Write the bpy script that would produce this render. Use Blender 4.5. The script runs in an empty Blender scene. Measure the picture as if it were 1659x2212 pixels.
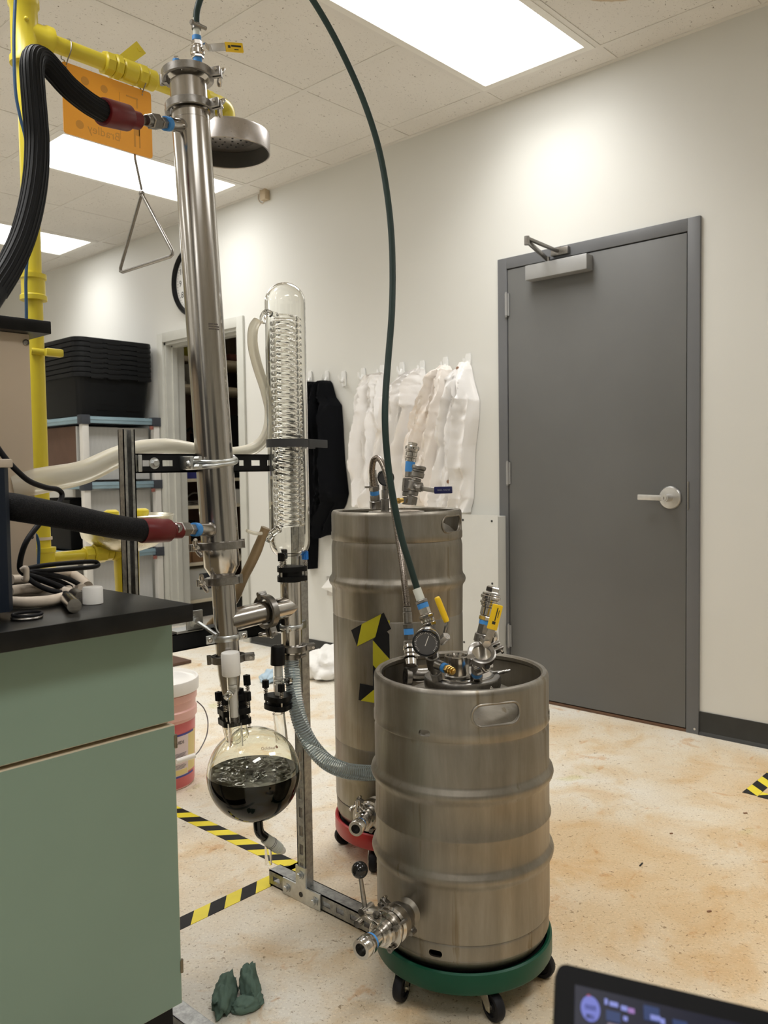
import bpy, bmesh, math, random
from mathutils import Vector, Matrix, noise
random.seed(7)
C = bpy.context.scene.collection
SC = bpy.context.scene
PI = math.pi
# ------------------------------------------------------------------ camera, world, exposure
WX = 3.5233          # the wall with the door stands at x = WX, runs along y
HC = 2.9621          # ceiling height
YC, YB, YE = 1.58, 1.66, 2.26   # planes of the column, of the strut stand, of the shower
cam_d = bpy.data.cameras.new('camera'); cam = bpy.data.objects.new('camera', cam_d); C.objects.link(cam)
cam_d.sensor_fit = 'VERTICAL'; cam_d.sensor_height = 24.0; cam_d.lens = 19.5902
cam_d.clip_start = 0.02
cam_d.dof.use_dof = True; cam_d.dof.focus_distance = 2.1; cam_d.dof.aperture_fstop = 5.0
cam.matrix_world = Matrix((
    (0.6785, 0.0456, -0.7332, 0.0),
    (-0.7345, 0.0224, -0.6783, 0.0),
    (-0.0145, 0.9987, 0.0487, 1.1517),
    (0, 0, 0, 1)))
SC.camera = cam
w = bpy.data.worlds.new('world'); SC.world = w; w.use_nodes = True
w.node_tree.nodes['Background'].inputs[0].default_value = (.9, .88, .84, 1)
w.node_tree.nodes['Background'].inputs[1].default_value = 0.05
LAMP = 4.6           # glow of the ceiling light lenses themselves
LAMP_W = 12.5        # watts of the tubes behind each lens
LAMP_SPREAD = 2.2   # prismatic lenses throw the light downwards
LAMP_COL = (1.0, .988, .965, 1)
vs = SC.view_settings
vs.view_transform = 'Standard'; vs.look = 'None'; vs.gamma = 1.0; vs.use_curve_mapping = False
vs.exposure = 0.13
cy = SC.cycles
cy.max_bounces = 14; cy.transmission_bounces = 14; cy.transparent_max_bounces = 16; cy.glossy_bounces = 6; cy.diffuse_bounces = 5
cy.use_denoising = True
cy.sample_clamp_indirect = 6.0
cy.blur_glossy = 0.3

# ------------------------------------------------------------------ materials
def nodes(name):
    m = bpy.data.materials.new(name); m.use_nodes = True
    nt = m.node_tree; return m, nt, nt.nodes['Principled BSDF']
def setp(b, col=None, rough=None, metal=None, **k):
    if col is not None: b.inputs['Base Color'].default_value = (*col, 1)
    if rough is not None: b.inputs['Roughness'].default_value = rough
    if metal is not None: b.inputs['Metallic'].default_value = metal
    for n, v in k.items(): b.inputs[n.replace('_', ' ')].default_value = v
def ramp(nt, fac, stops):
    r = nt.nodes.new('ShaderNodeValToRGB'); e = r.color_ramp.elements
    while len(e) < len(stops): e.new(.5)
    for el, (p, c) in zip(e, stops):
        el.position = p; el.color = (*c, 1) if len(c) == 3 else c
    nt.links.new(fac, r.inputs[0]); return r.outputs[0]
def coord(nt, scale=(1, 1, 1), rot=(0, 0, 0)):
    t = nt.nodes.new('ShaderNodeTexCoord'); m = nt.nodes.new('ShaderNodeMapping')
    m.inputs['Scale'].default_value = scale; m.inputs['Rotation'].default_value = rot
    nt.links.new(t.outputs['Object'], m.inputs[0]); return m.outputs[0]
def nz(nt, vec, scale, detail=4, rough=.55, dist=0):
    n = nt.nodes.new('ShaderNodeTexNoise'); n.inputs['Scale'].default_value = scale
    n.inputs['Detail'].default_value = detail; n.inputs['Roughness'].default_value = rough
    n.inputs['Distortion'].default_value = dist
    nt.links.new(vec, n.inputs['Vector']); return n.outputs['Fac']
def mixc(nt, fac, a, b, mode='MIX'):
    m = nt.nodes.new('ShaderNodeMix'); m.data_type = 'RGBA'; m.blend_type = mode
    for i, v in ((0, fac), (6, a), (7, b)):
        if hasattr(v, 'links') or hasattr(v, 'is_linked'): nt.links.new(v, m.inputs[i])
        elif i == 0: m.inputs[0].default_value = v
        else: m.inputs[i].default_value = (*v, 1)
    return m.outputs[2]
def bump(nt, b, h, strength=.2, dist=.002):
    n = nt.nodes.new('ShaderNodeBump'); n.inputs['Strength'].default_value = strength; n.inputs['Distance'].default_value = dist
    nt.links.new(h, n.inputs['Height']); nt.links.new(n.outputs[0], b.inputs['Normal'])
def plain(name, col, rough=.5, metal=0, var=.06, scale=8, bmp=0, **k):
    m, nt, b = nodes(name); setp(b, col, rough, metal, **k)
    v = coord(nt)
    f = nz(nt, v, scale, 5)
    lo = tuple(max(0, c*(1-var*1.5)) for c in col); hi = tuple(min(1, c*(1+var)) for c in col)
    nt.links.new(ramp(nt, f, [(.3, lo), (.7, hi)]), b.inputs['Base Color'])
    if bmp: bump(nt, b, nz(nt, v, scale*12, 3), bmp)
    return m
def metal(name, col, rough, streak=(6, 6, .6), amount=.12, aniso=0):
    m, nt, b = nodes(name); setp(b, col, rough, 1)
    f = nz(nt, coord(nt, streak), 14, 6, .6)
    lo = tuple(c*(1-amount*2) for c in col); hi = tuple(min(1, c*(1+amount)) for c in col)
    nt.links.new(ramp(nt, f, [(.25, lo), (.75, hi)]), b.inputs['Base Color'])
    r = ramp(nt, f, [(.2, (rough*1.35,)*3), (.8, (rough*.8,)*3)])
    nt.links.new(r, b.inputs['Roughness'])
    if aniso: b.inputs['Anisotropic'].default_value = aniso
    return m
def emit(name, col, s):
    m, nt, b = nodes(name); setp(b, (0, 0, 0), .35, Specular_IOR_Level=.12)
    b.inputs['Emission Color'].default_value = col if len(col) == 4 else (*col, 1)
    b.inputs['Emission Strength'].default_value = s
    return m
def glass(name, col=(1, 1, 1), rough=0, ior=1.47):
    m, nt, b = nodes(name); setp(b, col, rough, 0); b.inputs['Transmission Weight'].default_value = 1; b.inputs['IOR'].default_value = ior
    return m

M = {}
# painted wall: faint roller texture
m, nt, b = nodes('wall_paint'); setp(b, (.645, .642, .605), .55); v = coord(nt)
nt.links.new(ramp(nt, nz(nt, v, 1.3, 3), [(.3, (.63, .628, .592)), (.7, (.658, .655, .618))]), b.inputs['Base Color'])
bump(nt, b, nz(nt, v, 180, 3), .08, .001); M['wall'] = m
# acoustic tile: pale with dark short fissures
STAIN_AT = (-0.0668, 0.0321, 0)
def tile_mat(name, stain=False):
    m, nt, b = nodes(name); setp(b, (.6, .57, .52), .9)
    v = coord(nt, (1, 1, 1))
    base = ramp(nt, nz(nt, v, 2.2, 2), [(.3, (.68, .655, .61)), (.7, (.72, .695, .65))])
    f1 = ramp(nt, nz(nt, coord(nt, (1, 1.8, 1), (0, 0, .5)), 62, 2.5, .62, .9), [(.655, (1, 1, 1)), (.70, (.25, .22, .19))])
    f2 = ramp(nt, nz(nt, coord(nt, (1.6, 1, 1), (0, 0, .3)), 120, 2, .6, .5), [(.675, (1, 1, 1)), (.715, (.4, .37, .33))])
    c = mixc(nt, 1.0, mixc(nt, 1.0, base, f1, 'MULTIPLY'), f2, 'MULTIPLY')
    if stain:
        t = nt.nodes.new('ShaderNodeTexCoord'); g = nt.nodes.new('ShaderNodeVectorMath'); g.operation = 'DISTANCE'
        nt.links.new(t.outputs['Object'], g.inputs[0]); g.inputs[1].default_value = STAIN_AT
        ad = nt.nodes.new('ShaderNodeMath'); ad.operation = 'MULTIPLY_ADD'; ad.inputs[1].default_value = .12
        nt.links.new(nz(nt, v, 6, 3), ad.inputs[0]); nt.links.new(g.outputs['Value'], ad.inputs[2])
        s = ramp(nt, ad.outputs[0], [(.0, (.84, .76, .62)), (.15, (.80, .70, .54)), (.17, (.72, .60, .45)), (.18, (1, 1, 1))])
        c = mixc(nt, 1.0, c, s, 'MULTIPLY')
    nt.links.new(c, b.inputs['Base Color'])
    bump(nt, b, f1, .5, .002)
    return m
M['tile'] = tile_mat('acoustic_tile'); M['tile_stain'] = tile_mat('acoustic_tile_stained', True)
M['grid'] = plain('ceiling_grid_white', (.68, .655, .61), .5, var=.03)
M['lamp'] = emit('light_diffuser', LAMP_COL, LAMP)
M['lamp_frame'] = plain('light_frame_white', (.75, .73, .68), .4, var=.02)
# speckled vinyl floor with brown and ochre wear
m, nt, b = nodes('vinyl_floor'); setp(b, (.6, .5, .38), .42); v = coord(nt)
big = nz(nt, v, 1.1, 5, .6, .4); mid = nz(nt, v, 4.5, 5, .62, .6)
t = nt.nodes.new('ShaderNodeTexCoord'); gx = nt.nodes.new('ShaderNodeSeparateXYZ'); nt.links.new(t.outputs['Object'], gx.inputs[0])
dd = nt.nodes.new('ShaderNodeVectorMath'); dd.operation = 'DISTANCE'; nt.links.new(t.outputs['Object'], dd.inputs[0]); dd.inputs[1].default_value = (2.2, .45, 0)
dm = nt.nodes.new('ShaderNodeMath'); dm.operation = 'MULTIPLY_ADD'; dm.inputs[1].default_value = -.16; nt.links.new(dd.outputs['Value'], dm.inputs[0])
ba = nt.nodes.new('ShaderNodeMath'); ba.operation = 'ADD'; ba.inputs[1].default_value = .20; nt.links.new(big, ba.inputs[0]); nt.links.new(ba.outputs[0], dm.inputs[2])
wear = ramp(nt, dm.outputs[0], [(.34, (.755, .715, .63)), (.49, (.685, .595, .455)), (.62, (.63, .475, .29))])
wear2 = ramp(nt, mid, [(.48, (1, 1, 1)), (.64, (.92, .82, .68)), (.78, (.84, .66, .48))])
c = mixc(nt, 1.0, wear, wear2, 'MULTIPLY')
orange = ramp(nt, nz(nt, coord(nt, (1, 1.3, 1)), 7, 4, .6, 1.0), [(.62, (1, 1, 1)), (.69, (.86, .66, .48))])
c = mixc(nt, .8, c, orange, 'MULTIPLY')
sp = ramp(nt, nz(nt, coord(nt, (1, 1, 1), (0, 0, .4)), 70, 3, .7, .6), [(.62, (1, 1, 1)), (.675, (.46, .40, .33))])
sp2 = ramp(nt, nz(nt, coord(nt, (1, 1, 1), (0, 0, .9)), 150, 2, .7), [(.36, (1.15, 1.15, 1.15)), (.42, (1, 1, 1)), (.60, (1, 1, 1)), (.68, (.72, .67, .60))])
grn = ramp(nt, nz(nt, coord(nt, (1, 1, 1), (0, 0, 2.)), 3.3, 3, .5, .5), [(.68, (1, 1, 1)), (.74, (.86, .86, .62))])
c = mixc(nt, 1.0, c, sp, 'MULTIPLY'); c = mixc(nt, 1.0, c, sp2, 'MULTIPLY'); c = mixc(nt, .8, c, grn, 'MULTIPLY')
nt.links.new(c, b.inputs['Base Color'])
nt.links.new(ramp(nt, mid, [(.3, (.34,)*3), (.7, (.55,)*3)]), b.inputs['Roughness'])
bump(nt, b, nz(nt, v, 40, 3), .05, .001); M['floor'] = m

M['door'] = plain('grey_door_paint', (.120, .121, .117), .42, var=.05, scale=2)
M['doorframe'] = plain('slate_frame_paint', (.12, .123, .128), .4, var=.05, scale=3)
M['base_dark'] = plain('dark_rubber_baseboard', (.045, .045, .042), .45, var=.1, Specular_IOR_Level=.16)
M['alu'] = metal('satin_aluminium', (.62, .61, .59), .36, (3, 3, 3), .05)
M['alu_paint'] = plain('silver_closer_paint', (.34, .34, .335), .38, .35, var=.03)
M['brown_wood'] = plain('brown_threshold', (.12, .06, .03), .6, var=.2)
M['steel'] = metal('polished_steel', (.60, .575, .54), .16, (4, 4, 4), .05)
M['column'] = metal('brushed_column_steel', (.47, .445, .415), .17, (26, 26, .15), .07, .2)
M['column_side'] = metal('polished_side_steel', (.47, .445, .415), .2, (5, 5, 5), .05)
M['clamp'] = metal('cast_clamp_steel', (.30, .285, .265), .30, (8, 8, 8), .12)
M['keg'] = None
def keg_mat(name, seed):
    m, nt, b = nodes(name); setp(b, (.5, .48, .45), .4, 1)
    f = nz(nt, coord(nt, (3, 3, .35)), 5+seed, 6, .65, .3)
    drip = ramp(nt, nz(nt, coord(nt, (9, 9, .35)), 3.4+seed*.3, 4, .6, .2), [(.60, (1, 1, 1)), (.66, (.68, .60, .48))])
    base = ramp(nt, f, [(.25, (.215, .195, .165)), (.5, (.30, .28, .245)), (.78, (.42, .40, .365))])
    cl = ramp(nt, nz(nt, coord(nt), 3.5, 5, .6, .8), [(.35, (.86, .83, .78)), (.65, (1, 1, 1))])
    c = mixc(nt, 1.0, mixc(nt, .8, base, drip, 'MULTIPLY'), cl, 'MULTIPLY')
    nt.links.new(c, b.inputs['Base Color'])
    nt.links.new(ramp(nt, f, [(.2, (.50,)*3), (.8, (.36,)*3)]), b.inputs['Roughness'])
    bump(nt, b, nz(nt, coord(nt, (1, 1, 3)), 30, 4), .06, .002)
    return m
M['keg'] = keg_mat('stained_keg_steel', 0); M['keg2'] = keg_mat('stained_tall_keg_steel', 1)
# galvanised strut: mottled spangle
m, nt, b = nodes('galvanised_strut'); setp(b, (.38, .39, .38), .38, .9)
f = nz(nt, coord(nt), 60, 3, .7); nt.links.new(ramp(nt, f, [(.3, (.24, .245, .24)), (.7, (.46, .465, .455))]), b.inputs['Base Color']); M['galv'] = m
M['galv_bright'] = metal('zinc_plate', (.62, .64, .64), .32, (5, 5, 5), .08)
M['strut_black'] = plain('black_strut_paint', (.012, .013, .014), .32, var=.1, Specular_IOR_Level=.16)
M['black'] = plain('black_plastic', (.006, .006, .006), .45, var=.1, bmp=.03, Specular_IOR_Level=.16)
M['black_gloss'] = plain('glossy_black_plastic', (.008, .008, .008), .12, var=.05)
M['rubber'] = plain('black_rubber', (.014, .014, .016), .5, var=.1, Specular_IOR_Level=.16)
M['tote'] = plain('black_tote_plastic', (.0075, .008, .0085), .42, var=.08, Specular_IOR_Level=.16)
M['yellow'] = plain('yellow_pipe_paint', (.66, .54, .035), .33, var=.04, scale=5)
M['yellow_sleeve'] = plain('yellow_vinyl_sleeve', (.80, .52, .01), .35, var=.03)
M['hazard_yellow'] = plain('hazard_tape_yellow', (.80, .66, .03), .4, var=.05, scale=20)
M['hazard_black'] = plain('hazard_tape_black', (.012, .012, .013), .45, var=.2, scale=20, Specular_IOR_Level=.16)
M['keg_yellow'] = plain('keg_tape_yellow', (.42, .38, .01), .5, var=.05, scale=20)
M['orange'] = plain('orange_sign_plastic', (.86, .37, .018), .35, var=.03)
M['orange_dark'] = plain('orange_show_through_print', (.60, .27, .025), .4, var=.05)
M['blue_tape'] = plain('blue_sealing_tape', (.05, .25, .62), .5, var=.1)
M['blue_cap'] = plain('blue_knob_plastic', (.01, .16, .55), .4, var=.05)
M['blue_cable'] = plain('dark_blue_cable', (.015, .06, .14), .45, var=.05)
M['navy'] = plain('navy_handle_vinyl', (.012, .015, .09), .35, var=.05)
M['chiller'] = plain('navy_machine_paint', (.009, .014, .024), .45, var=.05, Specular_IOR_Level=.16)
M['beige_trim'] = plain('beige_plastic_trim', (.42, .36, .29), .5, var=.04)
M['beige'] = plain('beige_machine_paint', (.58, .48, .365), .5, var=.05, scale=2.5)
M['counter'] = plain('black_epoxy_counter', (.010, .010, .0095), .28, var=.3, scale=18, Specular_IOR_Level=.16)
M['cab'] = plain('sage_green_laminate', (.185, .262, .205), .45, var=.05, scale=1.6)
M['cab_edge'] = plain('cream_edge_banding', (.62, .54, .40), .5, var=.05)
M['cab_body'] = plain('beige_cabinet_carcass', (.36, .31, .22), .6, var=.08)
M['hinge_brass'] = metal('aged_hinge_metal', (.22, .19, .14), .4, (5, 5, 5), .1)
M['red_sleeve'] = plain('red_shrink_sleeve', (.125, .010, .012), .38, var=.08, scale=20, Specular_IOR_Level=.3)
M['white'] = plain('white_plastic', (.80, .79, .76), .4, var=.02)
M['ptfe'] = plain('white_ptfe', (.82, .81, .78), .55, var=.02)
M['white_gloss'] = plain('white_hook_plastic', (.78, .78, .76), .3, var=.02)
M['off_white'] = plain('off_white_trim_paint', (.52, .52, .475), .42, var=.04)
M['panel_white'] = plain('white_panel_paint', (.60, .60, .565), .45, var=.02)
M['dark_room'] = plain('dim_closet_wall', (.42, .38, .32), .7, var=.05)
M['shelf_wood'] = plain('cream_shelf_board', (.80, .72, .55), .55, var=.08)
M['cardboard'] = plain('brown_cardboard', (.26, .145, .07), .8, var=.1)
M['cardboard_dark'] = plain('dark_cardboard', (.10, .055, .035), .8, var=.1)
M['teal_shelf'] = plain('blue_grey_shelf_edge', (.23, .33, .38), .4, var=.05)
M['joint_grey'] = plain('dark_grey_joint', (.05, .055, .065), .5, var=.05, Specular_IOR_Level=.16)
M['post_white'] = plain('pale_shelf_post', (.60, .585, .55), .45, var=.03)
m, nt, b = nodes('corrugated_plastic'); setp(b, (.50, .50, .485), .35); M['coroplast'] = m
wv = nt.nodes.new('ShaderNodeTexWave'); wv.bands_direction = 'X'; wv.inputs['Scale'].default_value = 30; nt.links.new(coord(nt), wv.inputs[0])
nt.links.new(ramp(nt, wv.outputs['Fac'], [(.2, (.40, .40, .39)), (.8, (.52, .52, .505))]), b.inputs['Base Color']); bump(nt, b, wv.outputs['Fac'], .2, .003)
M['foil'] = metal('crumpled_foil', (.7, .7, .7), .2, (20, 20, 20), .2)
M['hose_black'] = None
m, nt, b = nodes('braided_black_sleeve'); setp(b, (.010, .010, .012), .62, Specular_IOR_Level=.15)
ck = nt.nodes.new('ShaderNodeTexVoronoi'); ck.inputs['Scale'].default_value = 420; nt.links.new(coord(nt), ck.inputs['Vector'])
nt.links.new(ramp(nt, ck.outputs['Distance'], [(.1, (.014, .015, .017)), (.6, (.004, .004, .005))]), b.inputs['Base Color']); bump(nt, b, ck.outputs['Distance'], .5, .002); M['hose_black'] = m
M['hose_rib'] = plain('ribbed_black_insulation', (.0065, .007, .008), .5, var=.15, Specular_IOR_Level=.16)
m, nt, b = nodes('braided_steel_hose'); setp(b, (.5, .46, .42), .3, 1)
ck = nt.nodes.new('ShaderNodeTexVoronoi'); ck.inputs['Scale'].default_value = 500; nt.links.new(coord(nt), ck.inputs['Vector'])
nt.links.new(ramp(nt, ck.outputs['Distance'], [(.1, (.42, .37, .32)), (.7, (.12, .10, .085))]), b.inputs['Base Color']); M['braid'] = m
M['green_hose'] = plain('dark_green_hose_rubber', (.030, .050, .045), .38, var=.1, Specular_IOR_Level=.16)
M['clear_end'] = plain('frosted_barb', (.62, .64, .58), .35, var=.05)
M['silicone'] = plain('milky_silicone', (.97, .94, .83), .3, var=.03, Transmission_Weight=.55, IOR=1.3, Subsurface_Weight=.0)
M['silicone_brown'] = plain('brown_filled_tube', (.28, .20, .11), .3, var=.05)
M['cream_hose'] = plain('cream_hose_insulation', (.68, .58, .47), .6, var=.12, scale=14)
M['clear_hose'] = plain('clear_blue_hose', (.62, .70, .74), .12, var=.02, Transmission_Weight=.9, IOR=1.12)
M['helix'] = plain('milky_helix', (.62, .66, .66), .3, var=.03)
M['glass'] = glass('clear_lab_glass', (.985, .985, .965))
M['glass_yellow'] = glass('tinted_flask_glass', (.985, .98, .90))
M['coil_glass'] = glass('coil_glass', (.995, .995, .985), 0, 1.22)
m, nt, b = nodes('dark_extract_liquid'); setp(b, (.006, .008, .005), .07)
n1 = nz(nt, coord(nt, (1, 1, 1)), 22, 4, .6, 1.2)
nt.links.new(ramp(nt, n1, [(.35, (.003, .004, .002)), (.75, (.022, .026, .017))]), b.inputs['Base Color']); bump(nt, b, n1, .25, .006); M['liquid'] = m
M['inner_shade'] = plain('shower_head_painted_shade', (.075, .072, .066), .5, .3)  # dark grey that paints in the shade inside the shower head
M['head_steel'] = metal('shower_head_steel', (.46, .43, .41), .3, (5, 5, 5), .06)
M['liquid_side'] = plain('dark_extract', (.0025, .0032, .0018), .6, var=.3, Specular_IOR_Level=0.0)
M['tan_text'] = plain('tan_print', (.25, .13, .07), .5)
M['ink'] = plain('black_ink', (.01, .01, .01), .5)
M['ink_grey'] = plain('grey_ink', (.16, .15, .16), .5)
M['etch'] = plain('etched_mark', (.10, .085, .075), .5)
M['coat_white'] = None
def cloth(name, col, stain=None, amt=.6):
    m, nt, b = nodes(name); setp(b, col, .85, Specular_IOR_Level=.1)
    v = coord(nt)
    c = ramp(nt, nz(nt, v, 5, 4), [(.3, tuple(x*.93 for x in col)), (.7, col)])
    if stain: c = mixc(nt, amt, c, ramp(nt, nz(nt, v, 4.5, 4, .6, .6), [(.55, (1, 1, 1)), (.72, stain)]), 'MULTIPLY')
    nt.links.new(c, b.inputs['Base Color']); bump(nt, b, nz(nt, v, 34, 4), .25, .004)
    return m
M['coat_white'] = cloth('white_coat_cotton', (.90, .885, .87), (.93, .87, .78), .45)
M['coat_stained'] = cloth('stained_coat_cotton', (.88, .83, .78), (.84, .68, .50), .9)
M['coat_black'] = cloth('black_fleece', (.0045, .005, .0065))
M['rag'] = cloth('green_shop_rag', (.125, .19, .155), (.75, .85, .45), .8)
M['white_cloth'] = cloth('white_floor_cloth', (.85, .84, .81))
M['mask_blue'] = cloth('pale_blue_mask', (.45, .58, .68))
M['pink_pail'] = plain('pink_translucent_pail', (.80, .47, .42), .35, var=.02, scale=3)
M['pink_fluid'] = plain('red_pail_fluid', (.62, .13, .14), .3, var=.05)
M['pail_lid'] = plain('white_pail_lid', (.82, .80, .77), .35, var=.02)
M['label_pink'] = plain('pale_label_paper', (.74, .62, .62), .5, var=.01)
M['label_yellow'] = plain('yellow_label_paper', (.76, .62, .26), .5, var=.01)
M['label_blue'] = plain('blue_label_stripe', (.05, .06, .30), .5, var=.01)
M['red_dolly'] = plain('red_dolly_paint', (.42, .02, .025), .35, var=.05)
M['green_dolly'] = plain('green_dolly_paint', (.004, .062, .033), .38, var=.06, Specular_IOR_Level=.22)
M['fork'] = metal('zinc_castor_fork', (.62, .58, .48), .3, (4, 4, 4), .1)
M['brass'] = metal('brass', (.55, .36, .11), .25, (4, 4, 4), .1)
M['gauge_face'] = plain('dark_gauge_dial', (.055, .055, .06), .35, var=.05)
M['gauge_white'] = plain('white_dial', (.72, .72, .70), .4, var=.01)
M['red_wood'] = plain('rust_primer', (.10, .03, .02), .6)
M['laptop'] = plain('black_laptop_bezel', (.0075, .0075, .008), .6, var=.05, Specular_IOR_Level=.06)
M['grey_strap'] = plain('grey_strap_plastic', (.06, .062, .066), .5, var=.05, Specular_IOR_Level=.16)
M['sensor'] = plain('tan_sensor_plastic', (.50, .40, .27), .5)
M['bag_yellow'] = plain('yellow_bag', (.50, .46, .05), .5)
M['print_red'] = plain('dull_red_box', (.25, .09, .07), .6)

M['keg_bowl'] = metal('eyewash_bowl_steel', (.62, .60, .50), .28, (4, 4, 4), .06)
M['chrome_print'] = plain('pale_print', (.25, .26, .33), .5)
M['screen'] = emit('screen_dark', (.006, .0065, .018), 1.0)
M['scr_badge'] = emit('screen_badge', (.15, .17, .52), 1.0)
M['scr_text'] = emit('screen_text', (.22, .25, .60), 1.0)
M['scr_blue'] = emit('screen_blue', (.022, .04, .12), 1.0)
M['scr_red'] = emit('screen_red', (.30, .04, .06), 1.0)
M['scr_pink'] = emit('screen_pink', (.30, .16, .42), 1.0)
M['scr_tan'] = emit('screen_tan', (.20, .16, .20), 1.0)

# ------------------------------------------------------------------ mesh helpers
def V(*a): return Vector(a[0] if len(a) == 1 else a)
def basis(n):
    n = V(n).normalized()
    u = n.cross(V(0, 0, 1)) if abs(n.z) < .95 else n.cross(V(1, 0, 0))
    u.normalize(); return u, n.cross(u).normalized(), n
class MB:
    def __init__(s): s.bm = bmesh.new(); s.mi = 0
    def face(s, vs):
        try:
            f = s.bm.faces.new(vs); f.material_index = s.mi; return f
        except ValueError: return None
    def box(s, c, size, bev=0, rot=None):
        c = V(c); hx, hy, hz = (x/2 for x in size); vs = []
        for x in (-hx, hx):
            for y in (-hy, hy):
                for z in (-hz, hz):
                    p = V(x, y, z)
                    if rot is not None: p = rot @ p
                    vs.append(s.bm.verts.new(c+p))
        q = [(0, 1, 3, 2), (4, 6, 7, 5), (0, 4, 5, 1), (2, 3, 7, 6), (0, 2, 6, 4), (1, 5, 7, 3)]
        fs = [s.face([vs[i] for i in f]) for f in q]
        if bev:
            es = list({e for f in fs for e in f.edges})
            r = bmesh.ops.bevel(s.bm, geom=es, offset=bev, segments=2, affect='EDGES', profile=.6)
            for f in r['faces']: f.material_index = s.mi
        return s
    def bx(s, x0, x1, y0, y1, z0, z1, bev=0):
        return s.box(((x0+x1)/2, (y0+y1)/2, (z0+z1)/2), (abs(x1-x0), abs(y1-y0), abs(z1-z0)), bev)
    def bar(s, p0, p1, w, h, up=(0, 0, 1), bev=0):
        p0, p1 = V(p0), V(p1); d = p1-p0; n = d.normalized(); u = V(up).cross(n)
        if u.length < 1e-4: u = V(1, 0, 0).cross(n)
        u.normalize(); v = n.cross(u)
        r = Matrix((u, v, n)).transposed()
        return s.box((p0+p1)/2, (w, h, d.length), bev, r)
    def lathe(s, prof, o=(0, 0, 0), axis=(0, 0, 1), seg=40, a0=0, a1=2*PI, sides=None):
        u, v, n = basis(axis); o = V(o); full = abs(a1-a0-2*PI) < 1e-6
        if sides: seg = sides
        cnt = seg if full else seg+1; rows = []
        for pi, (r, hh) in enumerate(prof):
            if pi and pi == len(prof)-1 and r > 1e-6 and tuple(prof[0]) == tuple(prof[-1]): rows.append(rows[0]); continue
            if r < 1e-6: rows.append([s.bm.verts.new(o+n*hh)]); continue
            rows.append([s.bm.verts.new(o+n*hh+(u*math.cos(a0+(a1-a0)*i/seg)+v*math.sin(a0+(a1-a0)*i/seg))*r) for i in range(cnt)])
        for A, B in zip(rows, rows[1:]):
            for i in range(cnt if full else cnt-1):
                j = (i+1) % cnt
                if len(A) == 1 and len(B) == 1: continue
                if len(A) == 1: s.face([A[0], B[j], B[i]])
                elif len(B) == 1: s.face([A[i], A[j], B[0]])
                else: s.face([A[i], A[j], B[j], B[i]])
        return s
    def cyl(s, p0, p1, r, r1=None, seg=24):
        p0, p1 = V(p0), V(p1); L = (p1-p0).length; r1 = r if r1 is None else r1
        return s.lathe([(0, 0), (r, 0), (r1, L), (0, L)], p0, p1-p0, seg)
    def ringpipe(s, p0, p1, ro, ri, seg=24):
        p0, p1 = V(p0), V(p1); L = (p1-p0).length
        return s.lathe([(ri, 0), (ro, 0), (ro, L), (ri, L), (ri, 0)], p0, p1-p0, seg)
    def stack(s, p0, p1, segs):
        # fittings strung on an axis: (t0, t1, radius[, sides])
        p0, p1 = V(p0), V(p1); d = p1-p0
        for g in segs:
            sd = g[3] if len(g) > 3 else 20
            a, bb = p0+d*g[0], p0+d*g[1]; L = (bb-a).length; c = min(.12*g[2], L*.2)
            s.lathe([(0, 0), (g[2]-c, 0), (g[2], c), (g[2], L-c), (g[2]-c, L), (0, L)], a, d, sd)
        return s
    def tube(s, pts, r, seg=12, n=0, closed=False, caps=True, tw=0):
        P, Rr = path(pts, r, n, closed)
        rings = []; N_ = len(P); prev = None
        for i, p in enumerate(P):
            a = P[i-1] if i > 0 else (P[-1] if closed else P[0]); c = P[i+1] if i < N_-1 else (P[0] if closed else P[-1])
            t = (c-a).normalized()
            if prev is None: u, v, _ = basis(t)
            else:
                u = prev-t*prev.dot(t)
                if u.length < 1e-6: u = basis(t)[0]
                u.normalize(); v = t.cross(u)
            prev = u
            rings.append([s.bm.verts.new(p+(u*math.cos(2*PI*k/seg)+v*math.sin(2*PI*k/seg))*Rr[i]) for k in range(seg)])
        for i in range(N_ if closed else N_-1):
            A, B = rings[i], rings[(i+1) % N_]
            off = 0
            if closed and i == N_-1:
                off = min(range(seg), key=lambda o: (A[0].co-B[o].co).length)
            for k in range(seg): s.face([A[k], A[(k+1) % seg], B[(k+1+off) % seg], B[(k+off) % seg]])
        if caps and not closed:
            s.face(rings[0][::-1]); s.face(rings[-1])
        return s
    def sphere(s, c, r, seg=24, sq=(1, 1, 1)):
        k = seg//2; c = V(c)
        n0 = len(s.bm.verts)
        s.lathe([(r*math.sin(PI*i/k), -r*math.cos(PI*i/k)) for i in range(k+1)], (0, 0, 0), (0, 0, 1), seg)
        s.bm.verts.ensure_lookup_table()
        for v in s.bm.verts[n0:]: v.co = c+V(v.co.x*sq[0], v.co.y*sq[1], v.co.z*sq[2])
        return s
    def prism(s, poly, o, ux, uy, depth):
        o, ux, uy = V(o), V(ux).normalized(), V(uy).normalized(); n = ux.cross(uy).normalized()
        A = [s.bm.verts.new(o+ux*x+uy*y) for x, y in poly]; B = [s.bm.verts.new(v.co+n*depth) for v in A]
        s.face(A[::-1]); s.face(B)
        for i in range(len(A)):
            j = (i+1) % len(A); s.face([A[i], A[j], B[j], B[i]])
        return s
    def grid(s, f, nu, nv, wrap=False):
        G = [[s.bm.verts.new(f(i/nu, j/nv)) for i in range(nu+1 if not wrap else nu)] for j in range(nv+1)]
        for j in range(nv):
            for i in range(nu):
                i2 = (i+1) % nu if wrap else i+1
                s.face([G[j][i], G[j][i2], G[j+1][i2], G[j+1][i]])
        return G
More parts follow.
